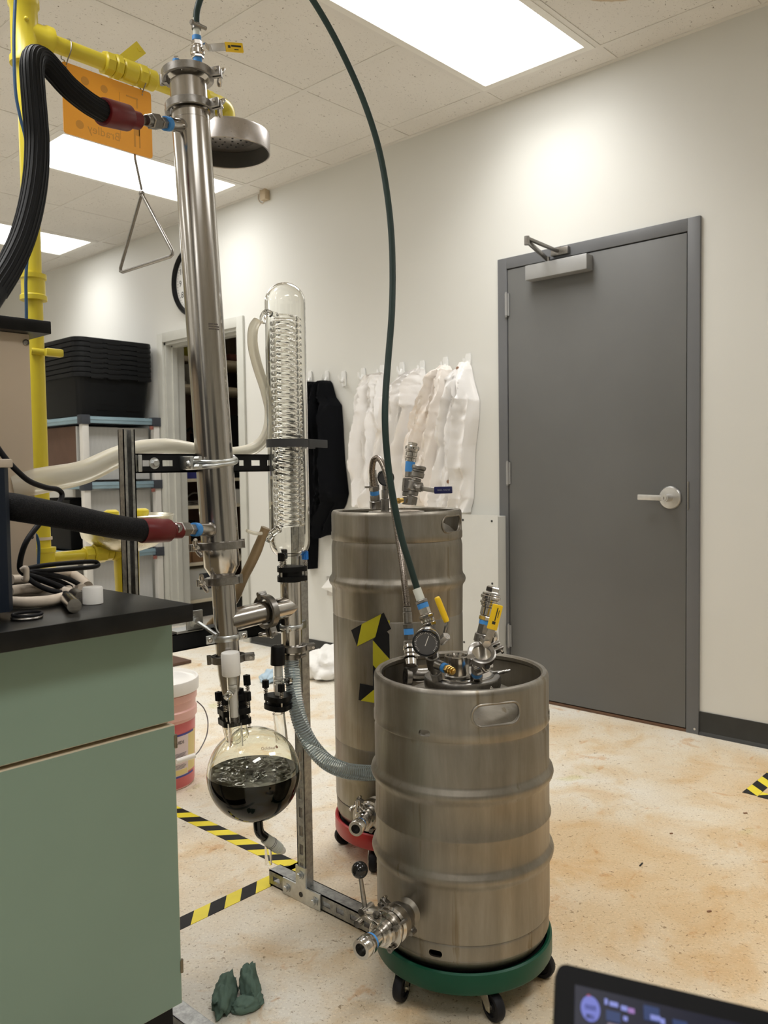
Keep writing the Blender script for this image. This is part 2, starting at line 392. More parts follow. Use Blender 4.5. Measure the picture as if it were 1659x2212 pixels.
def path(pts, r, n, closed):
    pts = [V(p) for p in pts]; rr = list(r) if isinstance(r, (list, tuple)) else [r]*len(pts)
    if n <= 0: return pts, rr
    P = []; Rr = []; N_ = len(pts)
    for i in range(N_ if closed else N_-1):
        g = lambda k: pts[k % N_] if closed else pts[max(0, min(N_-1, k))]
        h_ = lambda k: rr[k % N_] if closed else rr[max(0, min(N_-1, k))]
        p0, p1, p2, p3 = g(i-1), g(i), g(i+1), g(i+2)
        for j in range(n):
            t = j/n
            P.append(.5*((2*p1)+(p2-p0)*t+(2*p0-5*p1+4*p2-p3)*t*t+(3*p1-p0-3*p2+p3)*t**3))
            Rr.append(h_(i)+(h_(i+1)-h_(i))*t)
    if not closed: P.append(pts[-1]); Rr.append(rr[-1])
    return P, Rr
def build(name, mb, mat, parent=None, org=(0, 0, 0), ang=40, flat=False, smooth=True):
    me = bpy.data.meshes.new(name)
    bmesh.ops.recalc_face_normals(mb.bm, faces=mb.bm.faces[:])
    if mb.bm.calc_volume(signed=True) < 0: bmesh.ops.reverse_faces(mb.bm, faces=mb.bm.faces[:])
    org = V(org)
    for v in mb.bm.verts: v.co -= org
    mb.bm.to_mesh(me); mb.bm.free()
    for q in (mat if isinstance(mat, (list, tuple)) else [mat]): me.materials.append(M[q] if isinstance(q, str) else q)
    if smooth and not flat:
        me.shade_smooth(); me.set_sharp_from_angle(angle=math.radians(ang))
    o = bpy.data.objects.new(name, me); C.objects.link(o)
    if parent is not None: o.parent = parent
    else: o.location = org
    return o
def tag(o, label, cat, group=None):
    o['label'] = label; o['category'] = cat
    if group: o['group'] = group
    return o
class Thing:
    def __init__(s, name, label, cat, loc, group=None):
        s.o = bpy.data.objects.new(name, None); C.objects.link(s.o); s.o.location = loc; s.org = V(loc)
        s.o.empty_display_size = .05
        tag(s.o, label, cat, group)
    def p(s, name, mb, mat, parent=None, label=None, **k):
        o = build(name, mb, mat, parent or s.o, s.org, **k)
        if label: o['label'] = label
        return o
def one(name, mb, mat, label, cat, loc, group=None, **k): return tag(build(name, mb, mat, None, loc, **k), label, cat, group)
def struct(name, mb, mat, loc=(0, 0, 0), parent=None, **k):
    o = build(name, mb, mat, parent, loc, **k)
    if parent is None: o['kind'] = 'structure'
    return o
def copy_tree(root, loc, label=None, group=None):
    r = root.copy(); C.objects.link(r); r.location = loc
    if label: r['label'] = label
    if group: r['group'] = group
    for ch in list(root.children):
        c = ch.copy(); C.objects.link(c); c.parent = r
        for g in list(ch.children):
            d = g.copy(); C.objects.link(d); d.parent = c
    return r
def text(body, size, o, ux, uy, mat, parent, org, name='lettering', ext=.0004, align='LEFT', flip=False, fn=None):
    cu = bpy.data.curves.new('t', 'FONT'); cu.body = body; cu.size = size; cu.extrude = ext; cu.resolution_u = 3
    cu.align_x = align; cu.align_y = 'CENTER'
    t = bpy.data.objects.new('t', cu); C.objects.link(t)
    bpy.context.view_layer.update()
    me = bpy.data.meshes.new_from_object(t.evaluated_get(bpy.context.evaluated_depsgraph_get()))
    bpy.data.objects.remove(t); bpy.data.curves.remove(cu)
    o, ux, uy = V(o), V(ux).normalized(), V(uy).normalized(); n = ux.cross(uy)
    for v in me.vertices:
        x, y, z = v.co
        if flip: x = -x
        v.co = (fn(x, y, z) if fn else o+ux*x+uy*y+n*z)-V(org)
    me.name = name; me.materials.clear(); me.materials.append(M[mat])
    ob = bpy.data.objects.new(name, me); C.objects.link(ob); ob.parent = parent
    return ob
def boolean(o, cutter):
    md = o.modifiers.new('b', 'BOOLEAN'); md.object = cutter; md.operation = 'DIFFERENCE'; md.solver = 'EXACT'
    bpy.context.view_layer.update()
    me = bpy.data.meshes.new_from_object(o.evaluated_get(bpy.context.evaluated_depsgraph_get()))
    o.modifiers.clear(); me.name = o.name; o.data = me
    bpy.data.objects.remove(cutter)
    me.shade_smooth(); me.set_sharp_from_angle(angle=math.radians(40))
def rrect(w, h, r, n=5):
    pts = []
    for cx, cy_, a in ((w/2-r, h/2-r, 0), (-w/2+r, h/2-r, 90), (-w/2+r, -h/2+r, 180), (w/2-r, -h/2+r, 270)):
        for i in range(n+1):
            t = math.radians(a+90*i/n); pts.append((cx+r*math.cos(t), cy_+r*math.sin(t)))
    return pts
def loft(mb, c, rings, n=4, cap0=True, cap1=True):
    R_ = []
    for z, hx, hy, r in rings:
        R_.append([mb.bm.verts.new((c[0]+x, c[1]+y, c[2]+z)) for x, y in rrect(hx*2, hy*2, r, n)])
    k = len(R_[0])
    for A, B in zip(R_, R_[1:]):
        for i in range(k): mb.face([A[i], A[(i+1) % k], B[(i+1) % k], B[i]])
    if cap0: mb.face(R_[0][::-1])
    if cap1: mb.face(R_[-1])
    return mb
# ================================================================== the setting
Y0, Y1, XL = -3.0, 9.2, -2.9
DY0, DY1, DZ = 1.4243, 2.4484, 2.1997            # door frame, outer
OY0, OY1, OZ = 4.575, 5.475, 2.135               # closet opening
f_ = MB().bx(XL-.2, 5.2, Y0-.2, Y1+.2, -.12, 0); struct('floor', f_, 'floor', flat=True)
wl = MB()
for y0, y1, z0 in ((Y0, DY0, 0), (DY0, DY1, DZ), (DY1, OY0, 0), (OY0, OY1, OZ), (OY1, Y1, 0)):
    wl.bx(WX, WX+.14, y0, y1, z0, HC+.1)
struct('wall_right', wl, 'wall', flat=True)
struct('wall_left', MB().bx(XL-.1, XL, Y0, Y1, 0, HC+.1), 'wall', flat=True)
struct('wall_front', MB().bx(XL, WX, Y0-.1, Y0, 0, HC+.1), 'wall', flat=True)
struct('wall_back', MB().bx(XL, WX, Y1, Y1+.1, 0, HC+.1), 'wall', flat=True)
# ceiling: slab above, T-bar grid, one object per tile
ceil = struct('ceiling', MB().bx(XL, WX+.14, Y0, Y1, HC+.03, HC+.13), 'grid', (0, 0, HC+.03), flat=True)
TW = .6096; XB = WX-.1658; TX = .6120; GY = 1.8046
k0, k1 = -8, 12
gr = MB()
nx = 11
lights = [(i, k) for i in (0, 4, 8) for k in (-4, 0, 4, 7)]
for i in range(nx):
    x = XB-i*TX; cut = sorted(GY+b*TW for a, b in lights if i == a+1); ys = [Y0]
    for c_ in cut: ys += [c_, c_+TW]
    ys.append(Y1)
    for ya, yb in zip(ys[::2], ys[1::2]): gr.bx(x-.012, x+.012, ya, yb, HC-.002, HC+.004)
gr.bx(WX-.022, WX, Y0, Y1, HC-.003, HC+.004)
go = build('grid_runner', gr, 'grid', ceil, (0, 0, HC+.03), flat=True)
def in_light(i, k): return any(k == b and a <= i < a+2 for a, b in lights)
gc = MB()
for k in range(k0, k1+1):
    y = GY+k*TW
    if y < Y0 or y > Y1: continue
    gc.bx(XL, WX, y-.012, y+.012, HC-.0015, HC+.004)
build('cross_runner', gc, 'grid', ceil, (0, 0, HC+.03), flat=True)
tiles = {}
def tile(x0, x1, y0, y1, mat='tile'):
    key = (round(x1-x0, 3), round(y1-y0, 3), mat)
    cx, cy_ = (x0+x1)/2, (y0+y1)/2
    if key in tiles:
        o = tiles[key].copy(); C.objects.link(o)
    else:
        b_ = MB().box((0, 0, .006), (x1-x0-.004, y1-y0-.004, .012), .002)
        o = build('ceiling_tile', b_, mat, ceil, (0, 0, 0), flat=True); tiles[key] = o
    o.parent = ceil; o.location = (cx, cy_, HC+.0008-(HC+.03)+random.uniform(0, .0012))
    return o
for k in range(k0, k1):
    y0, y1 = GY+k*TW, GY+(k+1)*TW
    if y1 < Y0+.3 or y1 > Y1: continue
    tile(XB, WX, y0, y1)
    for i in range(nx-1):
        if in_light(i, k): continue
        tile(XB-(i+1)*TX, XB-i*TX, y0, y1, 'tile_stain' if (i, k) == (0, -1) else 'tile')
# recessed 2 by 4 panels (lamps of the room)
def clight(i, k, label):
    x1 = XB-i*TX; x0 = x1-2*TX; y0 = GY+k*TW; y1 = y0+TW; cx, cy_ = (x0+x1)/2, (y0+y1)/2
    t = Thing('ceiling_light', label, 'ceiling light', (cx, cy_, HC), 'ceiling light panels')
    fr = MB()
    for a in ((x0+.012, x1-.012, y0+.012, y0+.045), (x0+.012, x1-.012, y1-.045, y1-.012), (x0+.012, x0+.05, y0+.045, y1-.045), (x1-.05, x1-.012, y0+.045, y1-.045)):
        fr.bx(*a, HC-.004, HC+.012)
    t.p('light_frame', fr, 'lamp_frame', flat=True)
    ld = bpy.data.lights.new('tube_light', 'AREA'); ld.shape = 'RECTANGLE'; ld.size = x1-x0-.11; ld.size_y = y1-y0-.10
    ld.energy = LAMP_W; ld.color = LAMP_COL[:3]; ld.spread = LAMP_SPREAD
    lo_ = bpy.data.objects.new('tube_light', ld); C.objects.link(lo_); lo_.parent = t.o; lo_.location = (0, 0, -.0005)
    t.p('diffuser', MB().bx(x0+.05, x1-.05, y0+.045, y1-.045, HC+.002, HC+.008), 'lamp', flat=True)
names = {(0, 0): 'large bright ceiling light panel above the grey door, its lens sagging at one corner',
         (0, 4): 'bright ceiling light panel behind the orange sign and the shower handle',
         (0, 7): 'farthest lit ceiling light panel, behind the yellow riser pipe'}
for i, k in lights:
    clight(i, k, names.get((i, k), 'white ceiling light panel, %s from the door wall, %s along the room' % (('first', 'second', 'third')[i//4], ('first', 'second', 'third', 'fourth')[(k+1)//4+1])))

# door_1
d1 = bpy.data.objects.new('door_1', None); C.objects.link(d1); d1.location = (WX, (DY0+DY1)/2, 0); d1['kind'] = 'structure'
OD = d1.location.copy(); FW = .0543
fr = MB()
fr.bx(WX-.014, WX+.12, DY0, DY0+FW, 0, DZ, .002); fr.bx(WX-.014, WX+.12, DY1-FW, DY1, 0, DZ, .002); fr.bx(WX-.014, WX+.12, DY0+FW, DY1-FW, DZ-FW, DZ, .002)
build('door_frame', fr, 'doorframe', d1, OD)
build('door_leaf', MB().bx(WX-.010, WX+.034, DY0+FW+.004, DY1-FW-.004, .018, DZ-FW-.005, .0015), 'door', d1, OD)
build('threshold', MB().bx(WX-.012, WX+.05, DY0+FW, DY1-FW, 0, .013, .003), 'brown_wood', d1, OD)
build('door_backing', MB().bx(WX+.10, WX+.12, DY0+FW, DY1-FW, 0, DZ-FW), 'ink', d1, OD)
HYg = DY1-FW
for zc in (1.9694, 1.1331, 0.3095):
    hb = MB().cyl((WX-.019, HYg, zc-.055), (WX-.019, HYg, zc+.055), .0075, seg=14)
    hb.cyl((WX-.019, HYg, zc-.062), (WX-.019, HYg, zc-.055), .005, seg=12); hb.cyl((WX-.019, HYg, zc+.055), (WX-.019, HYg, zc+.062), .005, seg=12)
    hb.bx(WX-.016, WX-.0125, HYg-.014, HYg+.01, zc-.055, zc+.055)
    build('hinge', hb, 'alu_paint', d1, OD)
# door closer: body on the leaf, folded arm to the head of the frame
cb = MB(); XF = WX-.07
yl, yr, zt, zb = 2.2502, 1.9213, 2.1268, 2.0565
cb.bx(XF, WX-.010, yr, yl, zb, zt, .004)
build('door_closer', cb, 'alu_paint', d1, OD)
am = MB(); E1 = V(3.2709, 2.1203, 2.1850); S0 = V(XF+.03, 2.1429, zt); S1 = V(WX-.03, 2.0862, DZ-.030)
am.bar(S0+V(0, 0, .014), E1, .006, .026, (0, 0, 1), .002); am.cyl(S0-V(0, 0, .004), S0+V(0, 0, .026), .012)
am.cyl(E1-V(0, 0, .018), E1+V(0, 0, .02), .012); am.bar(E1+V(0, 0, .012), S1, .014, .014, (0, 0, 1), .002)
am.bx(WX-.04, WX-.014, S1.y-.05, S1.y+.04, DZ-.047, DZ-.012, .004); am.cyl(S1-V(0, 0, .015), S1+V(0, 0, .02), .012)
build('closer_arm', am, 'clamp', d1, OD)
# lever handle
hc = V(3.5113, 1.5517, 1.0189)
lv = MB().lathe([(0, 0), (.051, 0), (.051, .003), (.046, .009), (.02, .012), (0, .012)], hc, (-1, 0, 0), 40)
lo = build('lever_rose', lv, 'alu', d1, OD)
l2 = MB().cyl(hc+V(-.01, 0, 0), hc+V(-.062, 0, 0), .0165, .0165); l2.cyl(hc+V(-.062, 0, 0), hc+V(-.066, 0, 0), .011)
l2.bar(hc+V(-.05, 0, 0), hc+V(-.05, .125, .003), .017, .024, (0, 0, 1), .004)
build('lever', l2, 'alu', d1, OD)
build('key_slot', MB().bx(hc.x-.0668, hc.x-.0658, hc.y-.0012, hc.y+.0012, hc.z-.006, hc.z+.006), 'ink', d1, OD)
build('strike_plate', MB().bx(WX-.017, WX-.0135, DY0+FW-.010, DY0+FW-.004, hc.z-.05, hc.z+.07), 'clamp', d1, OD)
build('frame_screw', MB().cyl((WX-.016, DY0+.016, .022), (WX-.013, DY0+.016, .022), .005, seg=10), 'alu', d1, OD)

# baseboards with a rounded cove foot
def baseboard(name, y0, y1):
    b_ = MB(); pr = [(0, 0), (.016, 0), (.013, .006), (.006, .014), (.005, .10), (0, .10)]
    b_.prism([(x, z) for x, z in pr], (WX, y1, 0), (-1, 0, 0), (0, 0, 1), 1)
    for v in b_.bm.verts:
        if abs(v.co.y-y1) > .5: v.co.y = y0
    struct(name, b_, 'base_dark', (WX, y1, 0))
baseboard('baseboard_right_1', Y0, DY0-.001); baseboard('baseboard_right_2', DY1+.001, OY0-.075); baseboard('baseboard_right_3', OY1+.075, Y1)
# closet opening: casing, jambs
cs = MB(); cw = .07
cs.bx(WX-.018, WX, OY0-cw, OY0, 0, OZ+cw, .003); cs.bx(WX-.018, WX, OY1, OY1+cw, 0, OZ+cw, .003); cs.bx(WX-.018, WX, OY0, OY1, OZ, OZ+cw, .003)
struct('trim_1', cs, 'off_white', (WX, 5.0, 0))
jb = MB(); jb.bx(WX, WX+.16, OY0-.001, OY0+.02, 0, OZ); jb.bx(WX, WX+.16, OY1-.02, OY1+.001, 0, OZ); jb.bx(WX, WX+.16, OY0, OY1, OZ-.02, OZ)
jb.bx(WX+.05, WX+.09, OY1-.034, OY1-.02, 0, OZ-.02); jb.bx(WX+.05, WX+.09, OY0+.02, OY1-.02, OZ-.034, OZ-.02)
struct('trim_2', jb, 'off_white', (WX, 5.0, 0), flat=True)
# small store room behind
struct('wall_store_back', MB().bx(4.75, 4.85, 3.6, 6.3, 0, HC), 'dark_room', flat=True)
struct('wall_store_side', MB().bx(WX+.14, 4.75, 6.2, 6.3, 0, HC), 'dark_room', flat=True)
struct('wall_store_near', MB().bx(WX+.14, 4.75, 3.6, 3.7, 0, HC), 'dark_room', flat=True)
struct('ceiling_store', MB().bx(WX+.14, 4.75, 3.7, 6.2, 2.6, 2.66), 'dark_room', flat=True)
# shelf unit in the store room
SY = 5.62
t = Thing('shelf_unit', 'cream board shelf unit standing inside the dark store room', 'shelf', (4.2, 5.9, 0))
ZS = [2.08, 1.86, 1.115, .90, .445, .145]
for z in ZS: t.p('shelf_board', MB().bx(3.68, 4.70, SY, 6.15, z-.025, z, .002), 'shelf_wood')
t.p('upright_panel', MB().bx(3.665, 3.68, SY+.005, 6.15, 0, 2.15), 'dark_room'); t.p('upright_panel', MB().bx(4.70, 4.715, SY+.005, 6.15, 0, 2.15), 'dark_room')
t.p('backing_panel', MB().bx(3.68, 4.70, 6.15, 6.16, 0, 2.15), 'cardboard_dark'); t.p('kick_plate', MB().bx(3.68, 4.70, SY+.02, SY+.035, 0, .12), 'base_dark')
# things on those shelves
def sbox(name, mat, x0, x1, z, h_, label, cat, dy=.03, d=.3, bev=.004):
    return one(name, MB().bx(x0, x1, SY+dy, SY+dy+d, z, z+h_, bev), mat, label, cat, ((x0+x1)/2, SY+dy+d/2, z))
b_ = MB().prism([(0, 0), (.42, 0), (.36, .07), (.14, .115), (.05, .06)], (3.77, SY+.3, 2.08), (1, 0, 0), (0, 0, 1), .25)
one('plastic_bag', b_, 'bag_yellow', 'folded yellow bag on the top shelf of the store room', 'bag', (3.95, SY+.2, 2.08))
sbox('carton', 'panel_white', 3.88, 4.05, 1.86, .17, 'small white carton on the second shelf of the store room', 'carton')
b_ = MB().lathe([(0, 0), (.05, 0), (.065, .02), (.03, .04), (.03, .085), (.02, .09), (0, .09)], (3.81, SY+.10, 1.86), (0, 0, 1), 20)
one('plastic_funnel', b_, 'white', 'white plastic funnel beside the small carton on a store shelf', 'funnel', (3.81, SY+.10, 1.86))
sbox('carton', 'print_red', 4.26, 4.40, 2.08, .06, 'flat dull red box at the end of the top store shelf', 'carton')
# black gooseneck lamp on the third shelf
b_ = MB().tube([(3.90, SY+.14, 1.115), (3.93, SY+.14, 1.25), (3.96, SY+.14, 1.36), (3.97, SY+.14, 1.46), (3.94, SY+.14, 1.52), (3.90, SY+.14, 1.50)], .011, 10, 6)
b_.lathe([(0, 0), (.05, 0), (.05, .015), (0, .015)], (3.90, SY+.14, 1.115)); b_.box((3.98, SY+.14, 1.40), (.07, .06, .16), .01)
one('desk_lamp', b_, 'black', 'black gooseneck lamp standing on a store room shelf', 'lamp', (3.90, SY+.14, 1.115))
b_ = MB(); loft(b_, (3.95, SY+.17, 1.115), [(0, .17, .12, .02), (.08, .18, .13, .02), (.09, .18, .13, .02), (.012, .165, .115, .02)], cap1=True)
one('storage_bin', b_, 'label_blue', 'shallow blue bin on the third store room shelf', 'bin', (3.95, SY+.17, 1.115))
sbox('equipment_case', 'black', 4.20, 4.40, 1.115, .52, 'tall black equipment case on the third store room shelf', 'case')
b_ = MB()
for q, r_ in enumerate((.12, .11, .10)): b_.lathe([(0, 0), (r_, 0), (r_, .010), (r_-.02, .012), (0, .012)], (3.88, SY+.15, .90+.014*q))
b_.tube([(3.80, SY+.05, .95), (3.88, SY+.05, 1.0), (3.97, SY+.05, .985)], .006, 8, 6)
one('lid_stack', b_, 'clamp', 'round metal lids stacked on the fourth store shelf', 'lid', (3.88, SY+.15, .90))
sbox('equipment_case', 'black', 3.70, 3.97, .445, .33, 'black case on the fifth store shelf behind a carton', 'case', .16, .3)
sbox('carton', 'cardboard', 3.70, 3.83, .445, .28, 'narrow brown carton with a dark top on the fifth store shelf', 'carton', .02, .12)
sbox('carton', 'cardboard', 3.84, 4.20, .445, .16, 'wide brown cardboard carton on the fifth store shelf', 'carton', .02, .12)
sbox('carton', 'panel_white', 4.24, 4.40, .90, .12, 'white flat carton at the end of the fourth store shelf', 'carton')
t = Thing('appliance_box', 'white printed appliance box on the bottom store shelf', 'box', (3.9, SY+.2, .145))
t.p('box_body', MB().bx(3.71, 4.10, SY+.02, SY+.35, .145, .39, .004), 'panel_white')
t.p('printed_panel', MB().bx(3.90, 4.07, SY+.018, SY+.0205, .22, .35), 'joint_grey'); t.p('printed_mark', MB().bx(3.76, 3.80, SY+.018, SY+.0205, .26, .36), 'ink_grey')

# ================================================================== things on the door wall
def wp(px_py): return px_py
# clock
kc = V(3.5233, 5.0542, 2.5255); t = Thing('wall_clock', 'round black rimmed wall clock half hidden behind the steel column', 'clock', kc)
t.p('clock_rim', MB().lathe([(.215, 0), (.25, 0), (.25, .03), (.235, .045), (.22, .035), (.215, .012)], kc, (-1, 0, 0), 56), 'black')
t.p('clock_face', MB().lathe([(0, .008), (.218, .008), (.218, .014), (0, .014)], kc, (-1, 0, 0), 56), 'gauge_white')
for n in range(1, 13):
    a = PI/2-n*PI/6; q = kc+V(-.0145, -math.cos(a)*.165, math.sin(a)*.165)
    text(str(n), .062, q, (0, -1, 0), (0, 0, 1), 'ink', t.o, kc, 'numeral', align='CENTER')
tk = MB()
for n in range(60):
    a = n*PI/30; l = .016 if n % 5 == 0 else .008
    p0 = kc+V(-.015, math.cos(a)*.205, math.sin(a)*.205); tk.bar(p0, p0-V(0, math.cos(a)*l, math.sin(a)*l), .003, .001, (1, 0, 0))
t.p('minute_mark', tk, 'ink')['kind'] = 'stuff'
t.p('hour_hand', MB().bar(kc+V(-.018, 0, 0), kc+V(-.018, -.10, .05), .010, .002, (1, 0, 0)), 'ink'); t.p('minute_hand', MB().bar(kc+V(-.021, 0, 0), kc+V(-.021, .11, -.10), .007, .002, (1, 0, 0)), 'ink')
# ceiling-edge sensor with a loop of wire
sp_ = V(3.5233, 4.2427, 2.9369); t = Thing('wall_sensor', 'small tan sensor box at the top of the wall with a looped wire', 'sensor', sp_)
t.p('sensor_box', MB().box(sp_+V(-.02, 0, 0), (.04, .055, .075), .004), 'sensor')
t.p('sensor_wire', MB().tube([sp_+V(-.004, .02, -.03), sp_+V(-.004, .05, -.045), sp_+V(-.004, .085, -.01), sp_+V(-.004, .08, .03)], .003, 8, 6), 'cream_hose')
# coat hooks
HK = [('first from the store room, holding the long black coat', (3.5233, 3.8575, 1.7301)), ('holding the black hooded jacket', (3.5233, 3.7080, 1.7201)), ('empty, next to the black hooded jacket', (3.5233, 3.5645, 1.7051)), ('empty, next to the white coats', (3.5233, 3.4033, 1.7074)),
      ('above the first white coat behind the green hose', (3.5233, 3.2527, 1.7100)), ('above the white coat hidden behind another', (3.5233, 3.1013, 1.7118)), ('above the wide slanting white coat', (3.5233, 2.9532, 1.7057)), ('above the tan-stained white coat', (3.5233, 2.7924, 1.7079)), ('above the last white coat beside the door', (3.5233, 2.6420, 1.7103))]
hk0 = None
for lab, q in HK:
    q = V(q)
    if hk0 is None:
        t = Thing('coat_hook', '', 'hook', q, 'white wall hooks in a row'); hk0 = t.o; hq0 = q.copy()
        bk = MB(); loft(bk, (q.x-.006, q.y, q.z), [(-.045, .006, .012, .003), (-.03, .006, .017, .004), (.03, .006, .017, .004), (.045, .006, .012, .003)])
        t.p('hook_plate', bk, 'white_gloss')
        t.p('hook_arm', MB().tube([q+V(-.008, 0, .005), q+V(-.016, 0, -.012), q+V(-.030, 0, -.020), q+V(-.042, 0, -.008), q+V(-.046, 0, .018)], [.009, .009, .008, .007, .005], 10, 5), 'white_gloss')
        hk0['label'] = 'white plastic wall hook, '+lab
    else:
        copy_tree(hk0, q, 'white plastic wall hook, '+lab)
# coats: folded cloth hung from one point, front surface bulging off the wall
def coat(name, rows, mat, label, cat, seed, off=.03, thick=.06, folds=4, amp=.014, group=None, sl=()):
    rnd = random.Random(seed); ph = [rnd.uniform(0, 6.28) for _ in range(8)]
    def row(v):
        k = v*(len(rows)-1); i = min(int(k), len(rows)-2); a = k-i; sm = a*a*(3-2*a)*.5+a*.5
        return [rows[i][j]+(rows[i+1][j]-rows[i][j])*sm for j in range(3)]
    def edge(v): return 1+.05*math.sin(9*v+ph[0])
    def F(u, v):
        z, yl, yr = row(v); w_ = abs(yl-yr); yy = yl+(yr-yl)*u
        e = max(0, 1-abs(2*u-1)**5)
        g = min(1, w_/.09)
        x = off+1.25*thick*(.35+.65*math.sin(min(1, v*2.2+.15)*PI/2))*e*(.5+.5*g)
        a_ = amp*min(1, v*3+.2)*e**.5*g
        rdg = lambda q: 1-1.6*abs(math.sin(q))**.75
        x += 2.1*a_*rdg(PI*folds*(u+.10*math.sin(3*v+ph[1])+.05*math.sin(8*v+ph[2]))+ph[3])
        x += a_*1.3*rdg(PI*(folds*1.6)*(u+.20*v)+ph[4]+1.2*math.sin(4*v+ph[5]))
        n_ = noise.noise(V(u*5+seed, v*7, seed*.7)); x += .022*n_*e*g
        n2 = noise.noise(V(u*9+v*6+seed, v*15-u*5, seed*.3)); x += .030*(.3-abs(n2))*e*g
        for (ua, ub, v0, v1, ws, hs) in sl:
            if v0 < v < v1:
                q = (v-v0)/(v1-v0); us = ua+(ub-ua)*q; d_ = abs(u-us)/(ws*(.6+.4*math.sin(min(1, q*1.6)*PI/2)))
                if d_ < 1: x += hs*math.sqrt(1-d_*d_)*min(1, q*6)*min(1, (1-q)*14)
        zz = z+.010*math.sin(2*PI*folds*.5*u+ph[6])*(v > .98)
        return V(WX-max(.006, x), yy+.004*math.sin(14*v+ph[7])*(1 if abs(2*u-1) > .9 else 0), zz)
    b_ = MB(); nu, nv = 60, 70
    G = b_.grid(F, nu, nv)
    B = [[b_.bm.verts.new((WX-.004, G[j][i].co.y, G[j][i].co.z)) for i in (0, nu//2, nu)] for j in range(nv+1)]
    for j in range(nv):
        b_.face([G[j][0], G[j+1][0], B[j+1][0], B[j][0]]); b_.face([G[j][nu], B[j][2], B[j+1][2], G[j+1][nu]])
        b_.face([B[j][0], B[j+1][0], B[j+1][1], B[j][1]]); b_.face([B[j][1], B[j+1][1], B[j+1][2], B[j][2]])
    for jj in (0, nv):
        b_.face([G[jj][i] for i in range(nu+1)]+[B[jj][2], B[jj][1], B[jj][0]])
    loc = (WX-.05, (rows[-1][1]+rows[-1][2])/2, rows[-1][0])
    t = Thing(name, label, cat, loc, group)
    t.p('cloth', b_, mat, ang=70)
    return t, F
def sleeve(t, F, pts, r, mat, name='sleeve', out=.012):
    P = []
    for u, v in pts: q = F(u, v); P.append(q+V(-out, 0, 0))
    b_ = MB().tube(P, list(r[:-1])+[r[-1]*.55], 14, 6); zs = [v.co.z for v in b_.bm.verts]
    for v in b_.bm.verts:
        n_ = noise.noise(V(v.co.y*26, v.co.z*30, 3.1)); v.co.x += .016*n_+.010*(.3-abs(noise.noise(V(v.co.y*18, v.co.z*26, 5)))); v.co.y += .010*noise.noise(V(v.co.z*24, v.co.y*25, 8))
    return t.p(name, b_, mat, ang=70)
def buttons(t, F, uv, mat='coat_stained'):
    for u, v in uv:
        q = F(u, v); t.p('button', MB().lathe([(0, -.004), (.009, -.004), (.009, .003), (.006, .002), (0, .002)], q+V(-.004, 0, 0), (-1, 0, 0), 14), mat)
CO = [(1.7090, 3.2589, 3.2125), (1.6941, 3.3356, 3.2129), (1.6385, 3.3850, 3.2140), (1.5655, 3.4053, 3.2119), (1.4865, 3.4184, 3.2063), (1.3757, 3.4436, 3.1978), (1.2271, 3.4661, 3.1900), (1.0884, 3.4924, 3.1855), (0.9465, 3.4842, 3.2024)]
t, F = coat('lab_coat', CO, 'coat_white', 'white lab coat hanging behind the green hose, first of the white coats', 'coat', 3, .02, .055, 3, sl=((.28, .16, .10, .86, .20, .035),), group='white lab coats on the hooks')
CO = [(1.7021, 3.1145, 3.0905), (1.6511, 3.1397, 3.0675), (1.5671, 3.1728, 3.0452), (1.4539, 3.1926, 3.0135), (1.2997, 3.1956, 3.0161), (1.1450, 3.1986, 3.0186)]
t, F = coat('lab_coat', CO, 'coat_white', 'white lab coat mostly hidden behind the wide slanting one', 'coat', 5, .006, .02, 2, .006, group='white lab coats on the hooks')
CO = [(1.7030, 2.9659, 2.9298), (1.6696, 3.0568, 2.9304), (1.6176, 3.1368, 2.9345), (1.5636, 3.1833, 2.9387), (1.4928, 3.1918, 2.9431), (1.3662, 3.2156, 2.9748), (1.2232, 3.2688, 3.0173), (1.0804, 3.3451, 3.0333), (0.9405, 3.4308, 3.0424)]
t, F = coat('lab_coat', CO, 'coat_white', 'wide white lab coat slanting down from its hook over the tall keg', 'coat', 8, .035, .07, 4, .018, sl=((.62, .34, .08, .84, .16, .04), (.9, .84, .12, .5, .09, .03)), group='white lab coats on the hooks')
CO = [(1.7046, 2.7983, 2.7640), (1.6809, 2.8270, 2.7519), (1.6334, 2.8564, 2.7495), (1.5472, 2.9060, 2.7537), (1.4605, 2.9467, 2.7767), (1.3578, 2.9815, 2.8096), (1.2188, 3.0275, 2.8338), (1.0802, 3.0605, 2.8486), (0.9610, 3.0626, 2.8632)]
t, F = coat('lab_coat', CO, 'coat_stained', 'tan-stained white lab coat hanging third from the door', 'coat', 11, .03, .06, 3, .013, sl=((.34, .24, .10, .84, .20, .035),), group='white lab coats on the hooks')
buttons(t, F, [(.72, .55), (.78, .74)])
CO = [(1.7087, 2.6659, 2.6359), (1.6683, 2.6845, 2.6185), (1.6136, 2.7065, 2.6014), (1.5136, 2.7478, 2.5731), (1.4163, 2.7835, 2.5801), (1.2820, 2.8138, 2.5963), (1.1461, 2.8412, 2.6038), (1.0066, 2.8658, 2.6173), (0.9401, 2.8636, 2.6391)]
t, F = coat('lab_coat', CO, 'coat_white', 'white lab coat with brown spots on the hook beside the grey door', 'coat', 14, .03, .065, 4, .015, sl=((.80, .86, .12, .78, .16, .035), (.24, .20, .16, .62, .15, .032)), group='white lab coats on the hooks')
for u, v in ((.45, .10), (.62, .76), (.60, .80)):
    q = F(u, v); t.p('brown_spot', MB().lathe([(0, -.002), (.011, -.002), (.008, .0015), (0, .002)], q, (-1, 0, 0), 10), 'tan_text')
